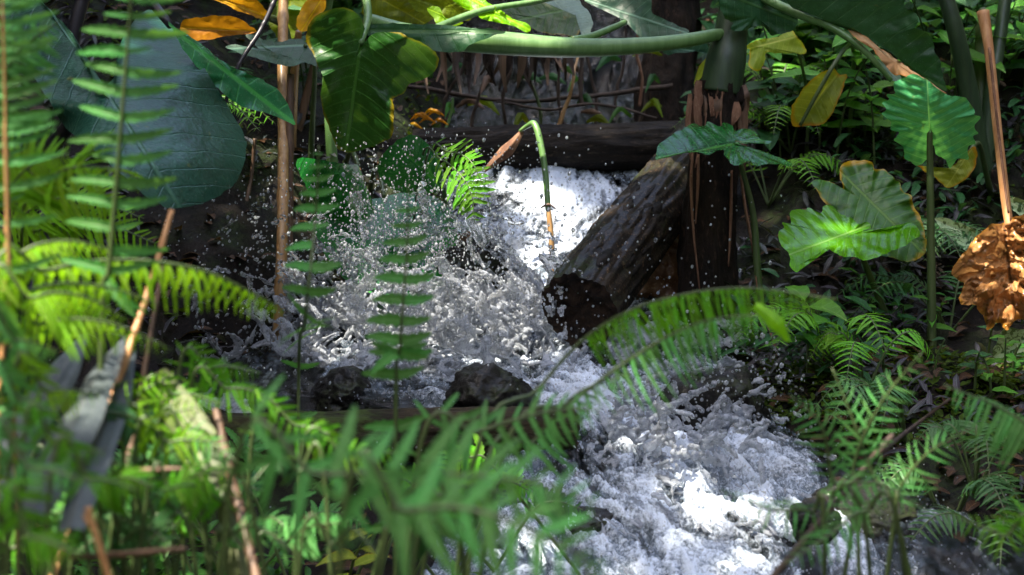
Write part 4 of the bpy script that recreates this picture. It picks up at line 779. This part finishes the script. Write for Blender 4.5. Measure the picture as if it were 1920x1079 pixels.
t = thing('front_fern', gnd(500, 900, 2.9), 'mid green fern behind the dead palm blades at lower left', 'fern')
for a in ([(330,760,2.9),(400,690,2.9),(490,700,2.9)], [(350,800,2.85),(430,730,2.85),(520,750,2.85)], [(260,820,2.8),(330,740,2.8),(420,760,2.8)], [(470,850,2.8),(560,800,2.8),(660,830,2.78)], [(560,900,2.7),(650,850,2.7),(760,850,2.7)]):
    frond(t, [gnd(a[0][0]-20,960,a[0][2])] + [P(*q) for q in a], PXM(66, 2.85), 'fern', 18, (0, -.6, .8), start=.35, sweep=.4, droop=.3)
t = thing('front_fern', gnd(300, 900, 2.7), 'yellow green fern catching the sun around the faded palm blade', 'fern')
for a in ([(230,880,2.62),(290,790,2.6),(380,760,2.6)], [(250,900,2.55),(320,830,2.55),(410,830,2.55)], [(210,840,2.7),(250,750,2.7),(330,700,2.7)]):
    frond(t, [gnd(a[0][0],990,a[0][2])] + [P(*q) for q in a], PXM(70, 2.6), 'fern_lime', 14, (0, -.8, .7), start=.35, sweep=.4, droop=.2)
t = thing('front_fern', gnd(600, 1000, 2.6), 'tangle of small green fern fronds filling the bottom left', 'fern')
rf = random.Random(4)
for k in range(36):
    x = rf.uniform(20, 480) if k % 4 else rf.uniform(480, 900); y = rf.uniform(740 if k % 3 == 0 and x < 400 else 860, 1020); d = rf.uniform(2.4, 2.95); s = rf.choice((-1, 1)); ln = rf.uniform(90, 170)
    frond(t, [gnd(x - s * rf.uniform(60, 260), 1079, d), P(x - s * rf.uniform(0, 60), y + rf.uniform(40, 90), d), P(x + s * ln * .2, y + 10, d), P(x + s * ln * .6, y - 20, d - .03), P(x + s * ln * 1.1, y + rf.uniform(-30, 30), d - .06)], PXM(rf.uniform(40, 75), d), rf.choice(('fern', 'fern_pale', 'fern_dark', 'fern_pale')), 15, (0, -.7, .8), start=.42, sweep=.4, droop=.2, wscale=1.4, jit=.2)
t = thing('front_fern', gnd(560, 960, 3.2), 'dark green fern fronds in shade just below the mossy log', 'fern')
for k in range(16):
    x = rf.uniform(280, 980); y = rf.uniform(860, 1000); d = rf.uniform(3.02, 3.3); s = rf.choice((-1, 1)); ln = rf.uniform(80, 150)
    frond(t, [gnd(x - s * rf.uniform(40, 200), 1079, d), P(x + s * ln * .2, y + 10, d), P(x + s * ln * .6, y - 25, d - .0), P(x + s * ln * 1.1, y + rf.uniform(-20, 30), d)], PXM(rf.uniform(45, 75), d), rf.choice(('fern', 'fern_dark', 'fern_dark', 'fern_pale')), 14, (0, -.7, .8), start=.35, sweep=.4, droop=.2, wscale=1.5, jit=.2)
t = thing('edge_fern', gnd(1960, 900, 2.9), 'fern frond entering from the right edge with fine pointed leaflets', 'fern')
frond(t, [gnd(2050,1000,2.9), P(2000,860,2.9), P(1930,800,2.9), P(1860,758,2.9), P(1770,722,2.9)], PXM(100, 2.9), 'fern_pale', 20, (0, -.6, .9), start=.3, sweep=.25, droop=.5, prof=lambda t: (1 - t ** 2.5) ** .8 + .05)
t = thing('edge_fern', gnd(1960, 1079, 2.7), 'small bright fern frond in the lower right corner', 'fern')
frond(t, [gnd(2000,1120,2.7), P(1940,1050,2.7), P(1880,1005,2.7), P(1775,965,2.7)], PXM(60, 2.7), 'fern', 18, (0, -.8, .8), start=.3, sweep=.3)
t = thing('edge_fern', gnd(1640, 920, 2.95), 'pale fern sprays around the dark twig at lower right', 'fern')
for a in ([(1600,880,2.9),(1650,760,2.88),(1730,660,2.85)], [(1560,900,2.92),(1540,800,2.9),(1480,740,2.9)], [(1640,900,2.9),(1600,790,2.9),(1560,690,2.9)], [(1560,930,2.8),(1640,905,2.75),(1740,960,2.72)], [(1520,960,2.8),(1440,955,2.75),(1350,920,2.72)], [(1620,960,2.7),(1560,1000,2.66),(1470,1060,2.62)], [(1680,930,2.9),(1740,850,2.88),(1830,800,2.85)]):
    frond(t, [gnd(a[0][0] + random.uniform(-160, 420),1079,2.95), P(a[0][0] + random.uniform(-20, 70), 1010, a[0][2])] + [P(*q) for q in a], PXM(66, 2.85), 'fern_pale', 13, (0, -.7, .8), start=.42, sweep=.6, droop=.2, wscale=.8)
t = thing('corner_fern', gnd(20, 1060, 2.0), 'broad pale fern fronds in the lower left corner', 'fern')
frond(t, [gnd(-80,1100,2.05), P(-30,930,2.05), P(60,880,2.03), P(170,905,2.0)], PXM(75, 2.0), 'fern_pale', 14, (0, -.5, 1), start=.3, sweep=.5, droop=.2, wscale=1.6)
frond(t, [gnd(-40,1200,1.9), P(0,1060,1.9), P(60,1010,1.88), P(150,1040,1.86)], PXM(90, 1.9), 'fern', 14, (0, -.5, 1), start=.3, sweep=.5, droop=.2, wscale=1.5)
frond(t, [gnd(-60,1000,2.2), P(-30,820,2.2), P(40,750,2.2), P(120,790,2.2)], PXM(110, 2.2), 'fern_pale', 14, (0, -.4, 1), start=.3, sweep=.4, droop=.5)
t = thing('drip_fern', gnd(800, 330, 4.75), 'small bright toothed fern drooping in the spray beside the fall', 'fern')
frond(t, [root(760,300,4.7), P(790,300,4.45), P(825,298,4.3), P(865,330,4.22), P(885,370,4.2), P(890,420,4.2)], PXM(58, 4.25), 'fern', 14, (0, -1, .3), start=.35, sweep=.5, style='short', wscale=.9)
frond(t, [root(770,300,4.7), P(800,296,4.42), P(840,285,4.3), P(880,300,4.22), P(905,345,4.2)], PXM(40, 4.25), 'fern', 12, (0, -1, .4), start=.35, sweep=.5, style='short')

# ferns farther up the banks: same kind, leaflets of one frond joined
BF = [(1480,400,5.0),(1520,300,5.3),(1885,215,5.1),(1460,330,5.2),(1580,270,5.6),(1900,560,4.6),(1440,440,4.85),(420,470,4.9),(1690,560,4.6),(1640,230,5.8),(1890,290,5.2),(1780,620,4.4),(320,480,4.7),(1700,800,3.75),(1830,850,3.55),(1620,770,3.9),(1890,930,3.4),(1780,900,3.5),(1560,740,4.0)]
for k, (px, py, d) in enumerate(BF):
    q = root(px, py, d); t = thing('bank_fern', q, ['low fern on the right bank behind the dark trunk', 'low fern at the right edge behind the tan stalk', 'low fern on the left bank under the huge leaf', 'low fern on the right bank behind the ruffled leaves', 'low fern on dark soil at the lower right'][4 if d < 4.1 else 1 if px > 1760 else 2 if px < 900 else 0 if px < 1500 else 3], 'fern', ['ferns behind the dark trunk', 'ferns at the right edge', 'ferns on the left bank', 'ferns behind the ruffled leaves', 'ferns at the lower right'][4 if d < 4.1 else 1 if px > 1760 else 2 if px < 900 else 0 if px < 1500 else 3])
    for j in range(5):
        a = random.uniform(0, 6.28); l = random.uniform(.16, .28) * (.6 if d < 4.1 else 1); dr = Vector((math.cos(a), math.sin(a) * .7 - .3, 0))
        frond(t, [q, q + dr * l * .4 + Vector((0, 0, .10)), q + dr * l * .8 + Vector((0, 0, .12)), q + dr * l * 1.2 + Vector((0, 0, .06))], .055, 'fern_dark' if k % 3 else 'fern', 15, (0, -.3, 1), start=.25, sweep=.3, joined=True)

# ------------------------------------------------------------------ herbs on the banks
def ovate(mat, var, slim=.36):
    rs = random.Random(var * 31 + len(mat)); V, U, RM, F = [], [], [], []; n = 9; b = rs.uniform(.15, .55)
    for i in range(n):
        x = i / (n - 1); wv = slim * .5 * math.sin(math.pi * x ** .8) ** .85 + .003
        for f in (-1, -.5, 0, .5, 1):
            V.append((x * (1 - b * .15), f * wv, -b * x * x + abs(f) * wv * .35 + .02 * math.sin(x * 14 + var) * abs(f))); U.append((x, f * wv)); RM.append((abs(f), 0))
    for i in range(n - 1):
        for j in range(4): F.append((i * 5 + j, (i + 1) * 5 + j, (i + 1) * 5 + j + 1, i * 5 + j + 1))
    return make_mesh('leaf', V, F, M[mat], uv=U, rim=RM)
OV = {m: [ovate(m, v, s) for v, s in ((0, .36), (1, .42), (2, .3), (3, .5))] for m in ('herb', 'herb_dark', 'herb_light', 'leaf_yellow')}
def basis(X, Nn, l, p):
    X = X.normalized(); Y = Nn.cross(X).normalized(); Zv = X.cross(Y)
    return Matrix(((X.x*l, Y.x*l, Zv.x*l, p.x), (X.y*l, Y.y*l, Zv.y*l, p.y), (X.z*l, Y.z*l, Zv.z*l, p.z), (0, 0, 0, 1)))
def herb(q, h, n, l, mat, label, group, lean=None):
    t = thing('bank_herb', q, label, 'plant', group)
    lean = lean or Vector((random.uniform(-.3, .3), random.uniform(-.5, .1), 0))
    top = q + Vector((0, 0, h)) + lean * h
    st = tube('stem', [q - Vector((0, 0, .02)), q + Vector((0, 0, h * .6)) + lean * h * .3, top], [.003, .0025, .0015], M['stem_mid'], t, 5, 10)
    for k in range(n):
        f = .35 + .65 * k / max(1, n - 1); p = q + Vector((0, 0, h * f)) + lean * h * f * f; a = k * 2.4 + random.uniform(-.5, .5)
        X = Vector((math.cos(a), math.sin(a), random.uniform(.0, .6))); o = bpy.data.objects.new('leaf', random.choice(OV[mat])); COL.objects.link(o)
        o.parent = t; o.matrix_parent_inverse = Matrix.Translation(t.location).inverted()
        o.matrix_basis = basis(X, Vector((0, -.35, 1)), l * random.uniform(.6, 1.15), p)
    return t
rs = random.Random(21)
spots = []
for k in range(110): spots.append((rs.uniform(1420, 1930), rs.uniform(40, 470), rs.uniform(4.9, 6.2)))
for k in range(16): spots.append((rs.uniform(1560, 1930), rs.uniform(520, 800), rs.uniform(3.9, 4.6)))
for k in range(30): spots.append((rs.uniform(100, 640), rs.uniform(20, 420), rs.uniform(4.9, 6.0)))
for k, (px, py, d) in enumerate(spots):
    # stand the herb on the bank at this bearing
    q = root(px, py, d); right = px > 1000
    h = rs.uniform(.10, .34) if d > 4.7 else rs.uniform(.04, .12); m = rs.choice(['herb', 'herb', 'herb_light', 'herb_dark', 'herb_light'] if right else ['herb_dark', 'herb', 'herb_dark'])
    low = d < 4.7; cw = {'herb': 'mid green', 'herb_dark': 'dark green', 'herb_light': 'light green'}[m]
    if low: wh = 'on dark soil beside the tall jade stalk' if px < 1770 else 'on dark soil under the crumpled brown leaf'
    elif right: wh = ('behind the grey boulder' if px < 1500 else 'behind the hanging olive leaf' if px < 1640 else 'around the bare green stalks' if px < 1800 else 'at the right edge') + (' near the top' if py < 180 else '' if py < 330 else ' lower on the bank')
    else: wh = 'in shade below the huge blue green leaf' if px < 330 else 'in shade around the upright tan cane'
    lb = ('small low ' if low else 'leafy ') + cw + ' herb ' + wh
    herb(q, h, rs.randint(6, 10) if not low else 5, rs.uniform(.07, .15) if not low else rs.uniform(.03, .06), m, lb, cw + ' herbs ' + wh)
# single herbs that stand out
herb(root(1515,700,4.0), .16, 7, .10, 'herb_light', 'bright green pointed leaves hanging wet above the drops at right', None, Vector((-.1, -.3, 0)))
herb(root(1640,420,4.9), .36, 9, .12, 'herb_light', 'slender light green herb between the olive leaf and the upright jade leaf', None)
# hill plants behind everything
for k in range(46):
    x = rs.uniform(-2.1, 2.2); y = rs.uniform(6.4, 7.6); 
    if abs(x - .15) < .35 and y < 6.9: continue
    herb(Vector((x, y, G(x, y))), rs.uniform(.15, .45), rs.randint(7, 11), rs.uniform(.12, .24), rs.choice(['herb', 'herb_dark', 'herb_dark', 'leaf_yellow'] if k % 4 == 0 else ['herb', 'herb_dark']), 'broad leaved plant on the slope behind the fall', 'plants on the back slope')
# low foliage filling the near left bank
for k in range(26):
    px, d = rs.uniform(150, 900), rs.uniform(2.3, 3.2); q = root(px, 900, d)
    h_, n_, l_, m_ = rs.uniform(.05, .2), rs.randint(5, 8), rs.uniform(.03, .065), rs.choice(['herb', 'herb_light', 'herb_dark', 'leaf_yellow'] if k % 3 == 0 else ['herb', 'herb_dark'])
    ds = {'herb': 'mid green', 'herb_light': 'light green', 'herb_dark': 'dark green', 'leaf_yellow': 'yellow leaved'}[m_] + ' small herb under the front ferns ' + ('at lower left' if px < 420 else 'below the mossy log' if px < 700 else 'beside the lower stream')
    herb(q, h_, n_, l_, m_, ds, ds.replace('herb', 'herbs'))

# ------------------------------------------------------------------ ground cover, litter, moss (uncountable)
def scatter(name, pts, size, mat, slim, label, cat, tilt=.5, seg=3, curl=.3, up=0.0):
    V, F, U = [], [], []
    for (x, y, z) in pts:
        a = random.uniform(0, 6.28); X = Vector((math.cos(a), math.sin(a), random.uniform(-.1, tilt))).normalized(); Nn = Vector((random.uniform(-.4, .4), random.uniform(-.5, .2), 1)); Y = Nn.cross(X).normalized(); Zv = X.cross(Y)
        l = size * random.uniform(.5, 1.3); b = len(V); o = Vector((x, y, z + up * random.random()))
        for i in range(seg + 1):
            f = i / seg; wv = l * slim * math.sin(math.pi * (.12 + .85 * f))
            c = o + X * l * (f - .3) - Zv * l * curl * (f - .4) ** 2 * random.uniform(.3, 1.5)
            for s in (-1, 0, 1): V.append(c + Y * wv * s + Zv * abs(s) * wv * .3); U.append((f, s * .2))
        for i in range(seg):
            for j in (0, 1): F.append((b + i * 3 + j, b + (i + 1) * 3 + j, b + (i + 1) * 3 + j + 1, b + i * 3 + j + 1))
    o = put(name, make_mesh(name, V, F, mat, uv=U)); return tag(o, label, cat, kind='stuff')
def bank_pts(n, x0, x1, y0, y1, clump=0.0, wet=.02):
    x = np.random.uniform(x0, x1, n * 8); y = np.random.uniform(y0, y1, n * 8); ok = np.abs(x - Xc(y)) > Hw(y) + wet
    if clump: ok &= fbm(x * 3.5, y * 3.5, 5.5, 2) > clump
    x, y = x[ok][:n], y[ok][:n]; return list(zip(x.tolist(), y.tolist(), ground(x, y).tolist()))
scatter('leaf_litter', bank_pts(2600, -1.6, 1.8, 2.8, 6.6) + bank_pts(500, .5, 1.3, 2.9, 4.1), .045, M['litter'], .22, 'brown fallen leaves lying on the dark banks', 'leaf litter', .3, 3, .6, .015)
scatter('ground_cover', bank_pts(3000, .35, 1.6, 3.2, 5.2, -.15) + bank_pts(800, -1.3, -.3, 4.1, 5.3, -.1), .055, M['cover'], .11, 'dark purple green trailing plants with narrow leaves on both banks', 'ground cover', .9, 3, .4, .05)
scatter('moss', bank_pts(9000, .45, 1.5, 2.9, 4.2, -.3) + bank_pts(2500, -1.2, 1.4, 4.2, 6.0, .1), .02, M['moss'], .3, 'low green moss on the wet banks', 'moss', 1.2, 2, .3, .008)
scatter('undergrowth', bank_pts(5200, -1.7, 1.8, 5.6, 7.8, -.25, .1), .10, M['herb_dark'], .2, 'dense mixed foliage on the slope behind the fall', 'undergrowth', .9, 3, .5, .22)
scatter('undergrowth', bank_pts(1500, .42, 1.7, 3.5, 5.6, .1, .06), .05, M['herb_dark'], .17, 'dense small leaved foliage covering the right bank', 'undergrowth', 1.0, 3, .5, .10)
scatter('undergrowth', bank_pts(2600, -.95, .1, 2.1, 3.3, -.2, .0), .05, M['herb'], .16, 'mixed low foliage under the front ferns', 'undergrowth', 1.0, 3, .5, .10)

# ------------------------------------------------------------------ splash: liquid strands and drops
rs = np.random.RandomState(5); g9 = 9.8
blobs = []      # (pos, radius, direction, stretch)
drops = []
def jet(base, v0, n, r0, spread, tmin=.02, tmax=.45, width=.004):
    base = np.array(base); v0 = np.array(v0); T = rs.uniform(tmin, tmax); ln = rs.uniform(.03, .08)
    curl = rs.normal(size=3) * .25
    for k in range(n):                    # a strand: particles of one throw spread along its path, breaking up outwards
        f = rs.uniform(-1, 1); t = max(.005, T + f * ln); v = v0 + curl * f + rs.normal(size=3) * spread * (.3 + t * 2.2)
        p = base + v * t - np.array([0, 0, .5 * g9 * t * t]) + rs.normal(size=3) * width
        vel = v - np.array([0, 0, g9 * t])
        if p[2] < Wl(p[1]) - .03: continue
        r = r0 * rs.uniform(.45, 1.25) * (1 - .9 * t)
        (blobs if r > .0030 else drops).append((p, max(r, .0013), vel, rs.uniform(1.0, 2.4)))
def crown_v(s):
    a = rs.uniform(-.9, 3.6); el = rs.uniform(.7, 1.45); s = s * (1.0 if np.cos(a) < 0.2 else .62)
    return np.array([-abs(np.cos(a)) * np.cos(el) * s * 1.15 if np.cos(a) > -.2 else np.cos(a) * np.cos(el) * s * 1.25, -np.sin(a) * np.cos(el) * s * .6, np.sin(el) * s])
def strand(p, d, L, r0, n=22, wob=.25, sag=0.0):
    """a rope of water: overlapping beads along a wandering path"""
    p = np.array(p, float); d = np.array(d, float); d /= np.linalg.norm(d); ph = rs.uniform(0, 9)
    for k in range(n):
        f = k / (n - 1); d = d + rs.normal(size=3) * wob * .25 + np.array([0, 0, -sag / n]); d /= np.linalg.norm(d); p = p + d * L / n
        if p[2] < Wl(p[1]) - .02: break
        blobs.append((p.copy(), r0 * (.55 + .45 * math.sin(f * 7 + ph) ** 2) * (1.1 - .6 * f), d.copy(), 1.6))
    if rs.rand() < .7: blobs.append((p + d * .006, r0 * 1.15, d.copy(), 1.1))
def sheet(c, u, v, lu, lv, bend, thr, r=.0019, step=.0034):
    """a torn film of water with holes and a thicker rim"""
    c, u, v = [np.array(q, float) for q in (c, u, v)]; u /= np.linalg.norm(u); v -= u * v.dot(u); v /= np.linalg.norm(v); w_ = np.cross(u, v); s = rs.uniform(0, 50)
    gu, gv = np.meshgrid(np.arange(-lu / 2, lu / 2, step), np.arange(-lv / 2, lv / 2, step)); gu, gv = gu.ravel(), gv.ravel()
    nz = fbm(gu * 38 + s, gv * 52, s, 3); e = (gu / lu * 2) ** 2 + (gv / lv * 2) ** 2 + .5 * vnoise(gu * 30 + s, gv * 30, 1.0)
    keep = (nz < thr) & (e < 1); rim = 1 + .7 * sstep(thr - .25, thr, nz) + .6 * sstep(.6, 1, e)
    off = bend * ((gu / lu) ** 2 * 1.6 - .2) + .016 * fbm(gu * 16 + s, gv * 16, s, 2)
    pts = c + gu[:, None] * u + gv[:, None] * v + off[:, None] * w_ + rs.normal(size=(len(gu), 3)) * .0007
    for q, m in zip(pts[keep], rim[keep]):
        if q[2] > Wl(q[1]) - .02: blobs.append((q, r * m, u, 1.2))
for k in range(260):                      # the main crown, thrown up to the left and towards the viewer: ropes and drops
    jet((rs.normal(-.14, .17), rs.normal(4.28, .10), .50), crown_v(rs.uniform(.7, 2.5)), rs.randint(24, 50), rs.uniform(.004, .0066), .02, width=.0016)
for k in range(70):
    jet((rs.normal(-.14, .18), rs.normal(4.28, .10), .50), crown_v(rs.uniform(.8, 2.8)), rs.randint(10, 26), rs.uniform(.003, .006), .10)
for k in range(60):                       # torn films rising out of the pool
    v = crown_v(1.0); c = np.array([rs.normal(-.15, .17), rs.normal(4.24, .11), .50 + abs(rs.normal(.03, .05))])
    sheet(c + v * .05, v, (rs.normal(), rs.normal() * .6, .2), rs.uniform(.06, .15), rs.uniform(.04, .11), rs.uniform(-.04, .04), rs.uniform(-.2, .15))
for k in range(46):                       # arch over the middle rock
    a = rs.uniform(0, math.pi); c = np.array([-.135, 4.42, .53]); rr_ = rs.normal(.155, .012)
    p = c + np.array([math.cos(a) * rr_ * 1.1, rs.normal(0, .02), math.sin(a) * rr_ * 1.1]); tg = (-math.sin(a), rs.normal() * .2, math.cos(a))
    if k % 2: sheet(p, tg, (rs.normal() * .3, 1, rs.normal() * .3), rs.uniform(.06, .12), rs.uniform(.02, .05), .03, .15)
    else: strand(p, tg, rs.uniform(.05, .12), rs.uniform(.0035, .0055))
for k in range(150):                      # churning films and ropes over the pool
    y = rs.normal(4.18, .17); x = rs.normal(float(Xc(y)) - .02, .26); z = float(Wl(y)) + abs(rs.normal(.01, .02)); fl = (rs.normal() * .6, -1, rs.normal() * .35)
    if k % 3: sheet((x, y, z), fl, (1, rs.normal() * .3, rs.normal() * .5), rs.uniform(.05, .13), rs.uniform(.04, .10), rs.uniform(.0, .05), rs.uniform(-.15, .2))
    else: strand((x, y, z), (rs.normal(), rs.normal(), .7), rs.uniform(.04, .12), rs.uniform(.003, .0055), sag=1.5)
for k in range(260):                      # ropes and films along the lower run
    y = rs.uniform(2.95, 4.0); wv = float(Hw(y)); x = float(np.interp(y, [2.9, 3.2, 3.6, 4.0], [.36, .32, .28, .12])) + rs.normal(0, wv * .45); z = float(Wl(y)) + .012 + abs(rs.normal(0, .010))
    if abs(x - float(Xc(y))) > wv: continue
    fl = (.3 + rs.normal() * .35, -1, -.15 + rs.normal() * .25)
    if k % 3 == 0: sheet((x, y, z), fl, (1, rs.normal() * .3, rs.normal() * .45), rs.uniform(.05, .14), rs.uniform(.02, .05), rs.uniform(-.01, .04), rs.uniform(-.15, .15))
    else: strand((x, y, z), (fl[0], fl[1], fl[2] + .25), rs.uniform(.04, .13), rs.uniform(.0022, .0038), n=30, sag=.8)
for k in range(60):                       # spurts leaping at the right rim of the lower run
    jet((rs.uniform(.16, .42), rs.uniform(3.45, 3.95), .42), (rs.uniform(.1, .7), -.2, rs.uniform(.5, 1.25)), 34, .0055, .02, .03, .16, width=.0018)
for k in range(22):                       # tongue under the dam
    y = rs.uniform(4.75, 5.12); sheet((rs.normal(float(Xc(y)), .10), y, float(Wl(y)) + .012), (rs.normal() * .2, -1, -.35), (1, 0, rs.normal() * .3), rs.uniform(.06, .14), rs.uniform(.03, .08), .01, rs.uniform(0, .3))
# free drops
for k in range(2200):                     # fine spray flung high at the left
    a = rs.uniform(1.3, 2.9); s = rs.uniform(2.0, 3.0); el = rs.uniform(1.0, 1.5); t = rs.uniform(.1, .36)
    p = np.array([rs.normal(-.12, .12), rs.normal(4.30, .08), .5]) + np.array([math.cos(a) * math.cos(el) * s, -math.sin(a) * math.cos(el) * s * .3, math.sin(el) * s]) * t - np.array([0, 0, .5 * g9 * t * t])
    drops.append((p, rs.uniform(.0009, .0021), np.array([0, 0, 1.]), rs.uniform(1, 1.8)))
for k in range(3600):
    a = rs.uniform(.6, math.pi) if k % 3 else rs.uniform(0, math.pi); s = rs.uniform(1.0, 2.9); el = rs.uniform(.7, 1.5); t = rs.uniform(.05, .5)
    v = np.array([math.cos(a) * math.cos(el) * s * (1.0 if math.cos(a) < 0 else .8), -math.sin(a) * math.cos(el) * s * .4 + rs.normal() * .15, math.sin(el) * s])
    p = np.array([rs.normal(-.12, .14), rs.normal(4.30, .1), .5]) + v * t - np.array([0, 0, .5 * g9 * t * t])
    if p[2] > Wl(p[1]) - .02: drops.append((p, rs.choice([.0014, .002, .0026, .0034, .0045], p=[.3, .3, .22, .12, .06]), v, rs.uniform(1, 1.35)))
for k in range(620):                      # over the black boulder and dark soil at right
    p = P(rs.normal(1340, 95), rs.normal(715, 75), rs.normal(3.85, .14)); drops.append((np.array(p), rs.choice([.0016, .0024, .0034, .0048], p=[.4, .3, .2, .1]), np.array([0, 0, 1.]), rs.uniform(1, 1.3)))
for k in range(420):
    p = P(rs.uniform(480, 1500), rs.uniform(300, 900), rs.normal(4.05, .2)); drops.append((np.array(p), rs.uniform(.0012, .003), np.array([0, 0, 1.]), 1.1))
for k in range(3000):                     # fine spray over the lower run and the pool
    y = rs.uniform(3.0, 4.5); drops.append((np.array([float(Xc(y)) + rs.normal(-.05, .26), y, float(Wl(y)) + abs(rs.normal(.012, .035))]), rs.uniform(.0009, .0022), np.array([0, -1, 0.]), 1.2))
def spheres(name, items, sub, mat):
    bm = bmesh.new(); bmesh.ops.create_icosphere(bm, subdivisions=max(1, sub), radius=1 if sub else 1.08); bv = np.array([v.co[:] for v in bm.verts]); bf = np.array([[v.index for v in f.verts] for f in bm.faces]); bm.free()
    V, F = [], []
    for i, (p, r, vel, stx) in enumerate(items):
        d = vel / (np.linalg.norm(vel) + 1e-9); q = bv * r; q = q + np.outer(q @ d, d) * (stx - 1)
        V.append(q + p); F.append(bf + i * len(bv))
    V = np.vstack(V); F = np.vstack(F); me = bpy.data.meshes.new(name)
    me.vertices.add(len(V)); me.vertices.foreach_set('co', V.ravel().astype(np.float32))
    me.loops.add(F.size); me.loops.foreach_set('vertex_index', F.ravel().astype(np.int32))
    me.polygons.add(len(F)); me.polygons.foreach_set('loop_start', np.arange(0, F.size, 3, dtype=np.int32)); me.update(calc_edges=True)
    me.polygons.foreach_set('use_smooth', [True] * len(me.polygons)); me.materials.append(mat); return me
me = spheres('splash_source', blobs, 1 if len(blobs) < 30000 else 0, M['splash']); o = put('splash_source', me)
md = o.modifiers.new('remesh', 'REMESH'); md.mode = 'VOXEL'; md.voxel_size = .0026; md.use_smooth_shade = True
sm = o.modifiers.new('smooth', 'SMOOTH'); sm.factor = .5; sm.iterations = 2
dg = bpy.context.evaluated_depsgraph_get(); ev = o.evaluated_get(dg); me2 = bpy.data.meshes.new_from_object(ev); me2.name = 'splash'
bpy.data.objects.remove(o); bpy.data.meshes.remove(me)
vv_ = np.empty(len(me2.vertices) * 3, np.float32); me2.vertices.foreach_get('co', vv_); vv_ = vv_.reshape(-1, 3)
hh = vv_[:, 2] - Wl(vv_[:, 1]); fo_ = np.clip(.76 - np.maximum(0, hh - .06) * 1.5, .44, .76)          # air is beaten in near the surface, high strands run clear
me2.attributes.new('foam', 'FLOAT', 'POINT').data.foreach_set('value', fo_.astype(np.float32))
me2.materials.clear(); me2.materials.append(M['splash']); me2.polygons.foreach_set('use_smooth', [True] * len(me2.polygons))
tag(put('splash', me2), 'white splashing water thrown up in strands and foam along the stream', 'splash', kind='stuff')
drops = [d_ for d_ in drops if d_[0][2] < 1.0]
dr = put('water_drops', spheres('water_drops', drops, 2 if len(drops) < 9000 else 1, M['drop'])); tag(dr, 'clear drops of water flying above the splash', 'water drops', kind='stuff')
print('splash tris', len(me2.polygons) * 2, 'drops', len(drops), 'blobs', len(blobs))

# ------------------------------------------------------------------ unseen trees added to shade the stream; crown gaps cut where sun should fall
GAPS = [(P(690,440,4.3), .09), (P(640,590,4.2), .08), (P(900,520,4.3), .09), (P(960,640,4.2), .09), (P(800,430,4.3), .07), (P(760,620,4.15), .06), (P(1870,520,4.1), .08), (P(1740,210,4.25), .04), (P(1000,345,5.0), .07), (P(1090,375,4.95), .03), (P(60,500,2.55), .17), (P(180,530,2.6), .12), (P(330,540,2.68), .06), (P(170,390,2.58), .07), (P(960,80,4.36), .10), (P(430,45,4.6), .10), (P(610,10,4.8), .08), (P(1270,850,3.55), .03), (P(1200,780,3.7), .04), (P(1380,930,3.4), .04), (P(1520,915,3.45), .05), (P(1030,440,4.6), .03), (P(800,228,5.25), .04), (P(870,20,4.6), .10), (P(480,690,4.0), .05), (P(1000,620,4.2), .06), (P(235,655,2.75), .03), (P(1560,430,4.25), .05), (P(1270,470,4.7), .05), (P(980,1010,3.3), .05), (P(1900,200,5.1), .07)]
u_ = SUN.cross(Vector((0, 0, 1))).normalized(); v_ = u_.cross(SUN)
def crown_leaves(c, ru, rv, th, n):
    V, F, U = [], [], []
    for k in range(n):
        a = random.uniform(0, 6.283); rad = math.sqrt(random.random()); p = c + u_ * math.cos(a) * rad * ru + v_ * math.sin(a) * rad * rv + SUN * random.gauss(0, th)
        l = random.uniform(.10, .2)
        if any(((p - g) - SUN * (p - g).dot(SUN)).length < r + l * .35 for g, r in GAPS): continue
        X = Vector((random.gauss(0, 1), random.gauss(0, 1), random.gauss(0, .5))).normalized(); Nn = (SUN + Vector((random.gauss(0, .45), random.gauss(0, .45), random.gauss(0, .45)))); Y = Nn.cross(X).normalized(); Zv = X.cross(Y)
        b = len(V); V += [p - X * l, p + Y * l * .42 + Zv * .02, p + X * l, p - Y * l * .42 + Zv * .02, p + Zv * -.01]; F += [(b, b + 4, b + 1), (b + 1, b + 4, b + 2), (b + 2, b + 4, b + 3), (b + 3, b + 4, b)]
        U += [(0, 0), (.5, .2), (1, 0), (.5, -.2), (.5, 0)]
    return V, F, U
mid = Vector((0, 4.0, .7))
for (cu, cv, dist, ru, rv, th, n, foot, lb) in ((-1.2, 0, 6.4, 1.9, 2.5, .3, 3300, (-4.9, 4.2), 'unseen tree at the left, added and shaped to shade the stream'), (1.0, 0.2, 7.0, 1.9, 2.5, .3, 3300, (4.7, 5.4), 'unseen tree at the right, added and shaped to shade the stream')):
    c = mid + SUN * dist + u_ * (-cu) + v_ * cv; ft = Vector((foot[0], foot[1], G(*foot) - .1))
    t = thing('added_shade_tree', ft, lb, 'tree')
    tube('trunk', [ft, ft.lerp(c, .35) + Vector((0, 0, .9)), ft.lerp(c, .75) + Vector((0, 0, .5)), c], [.16, .13, .09, .03], M['trunk'], t, 12)
    for k in range(7):
        a = k * .9; q = ft.lerp(c, .7) + Vector((0, 0, .55)); e = c + u_ * math.cos(a) * ru * .8 + v_ * math.sin(a) * rv * .8
        if any(((s_ - g) - SUN * (s_ - g).dot(SUN)).length < r for g, r in GAPS for s_ in (q.lerp(e, .5), q.lerp(e, .75), e)): continue
        tube('limb', [q, q.lerp(e, .5) + Vector((0, 0, .15)), e], [.05, .03, .01], M['trunk'], t, 8)
    V, F, U = crown_leaves(c, ru, rv, th, n); put('crown', make_mesh('crown', V, F, M['canopy'], uv=U, smooth=False), t)
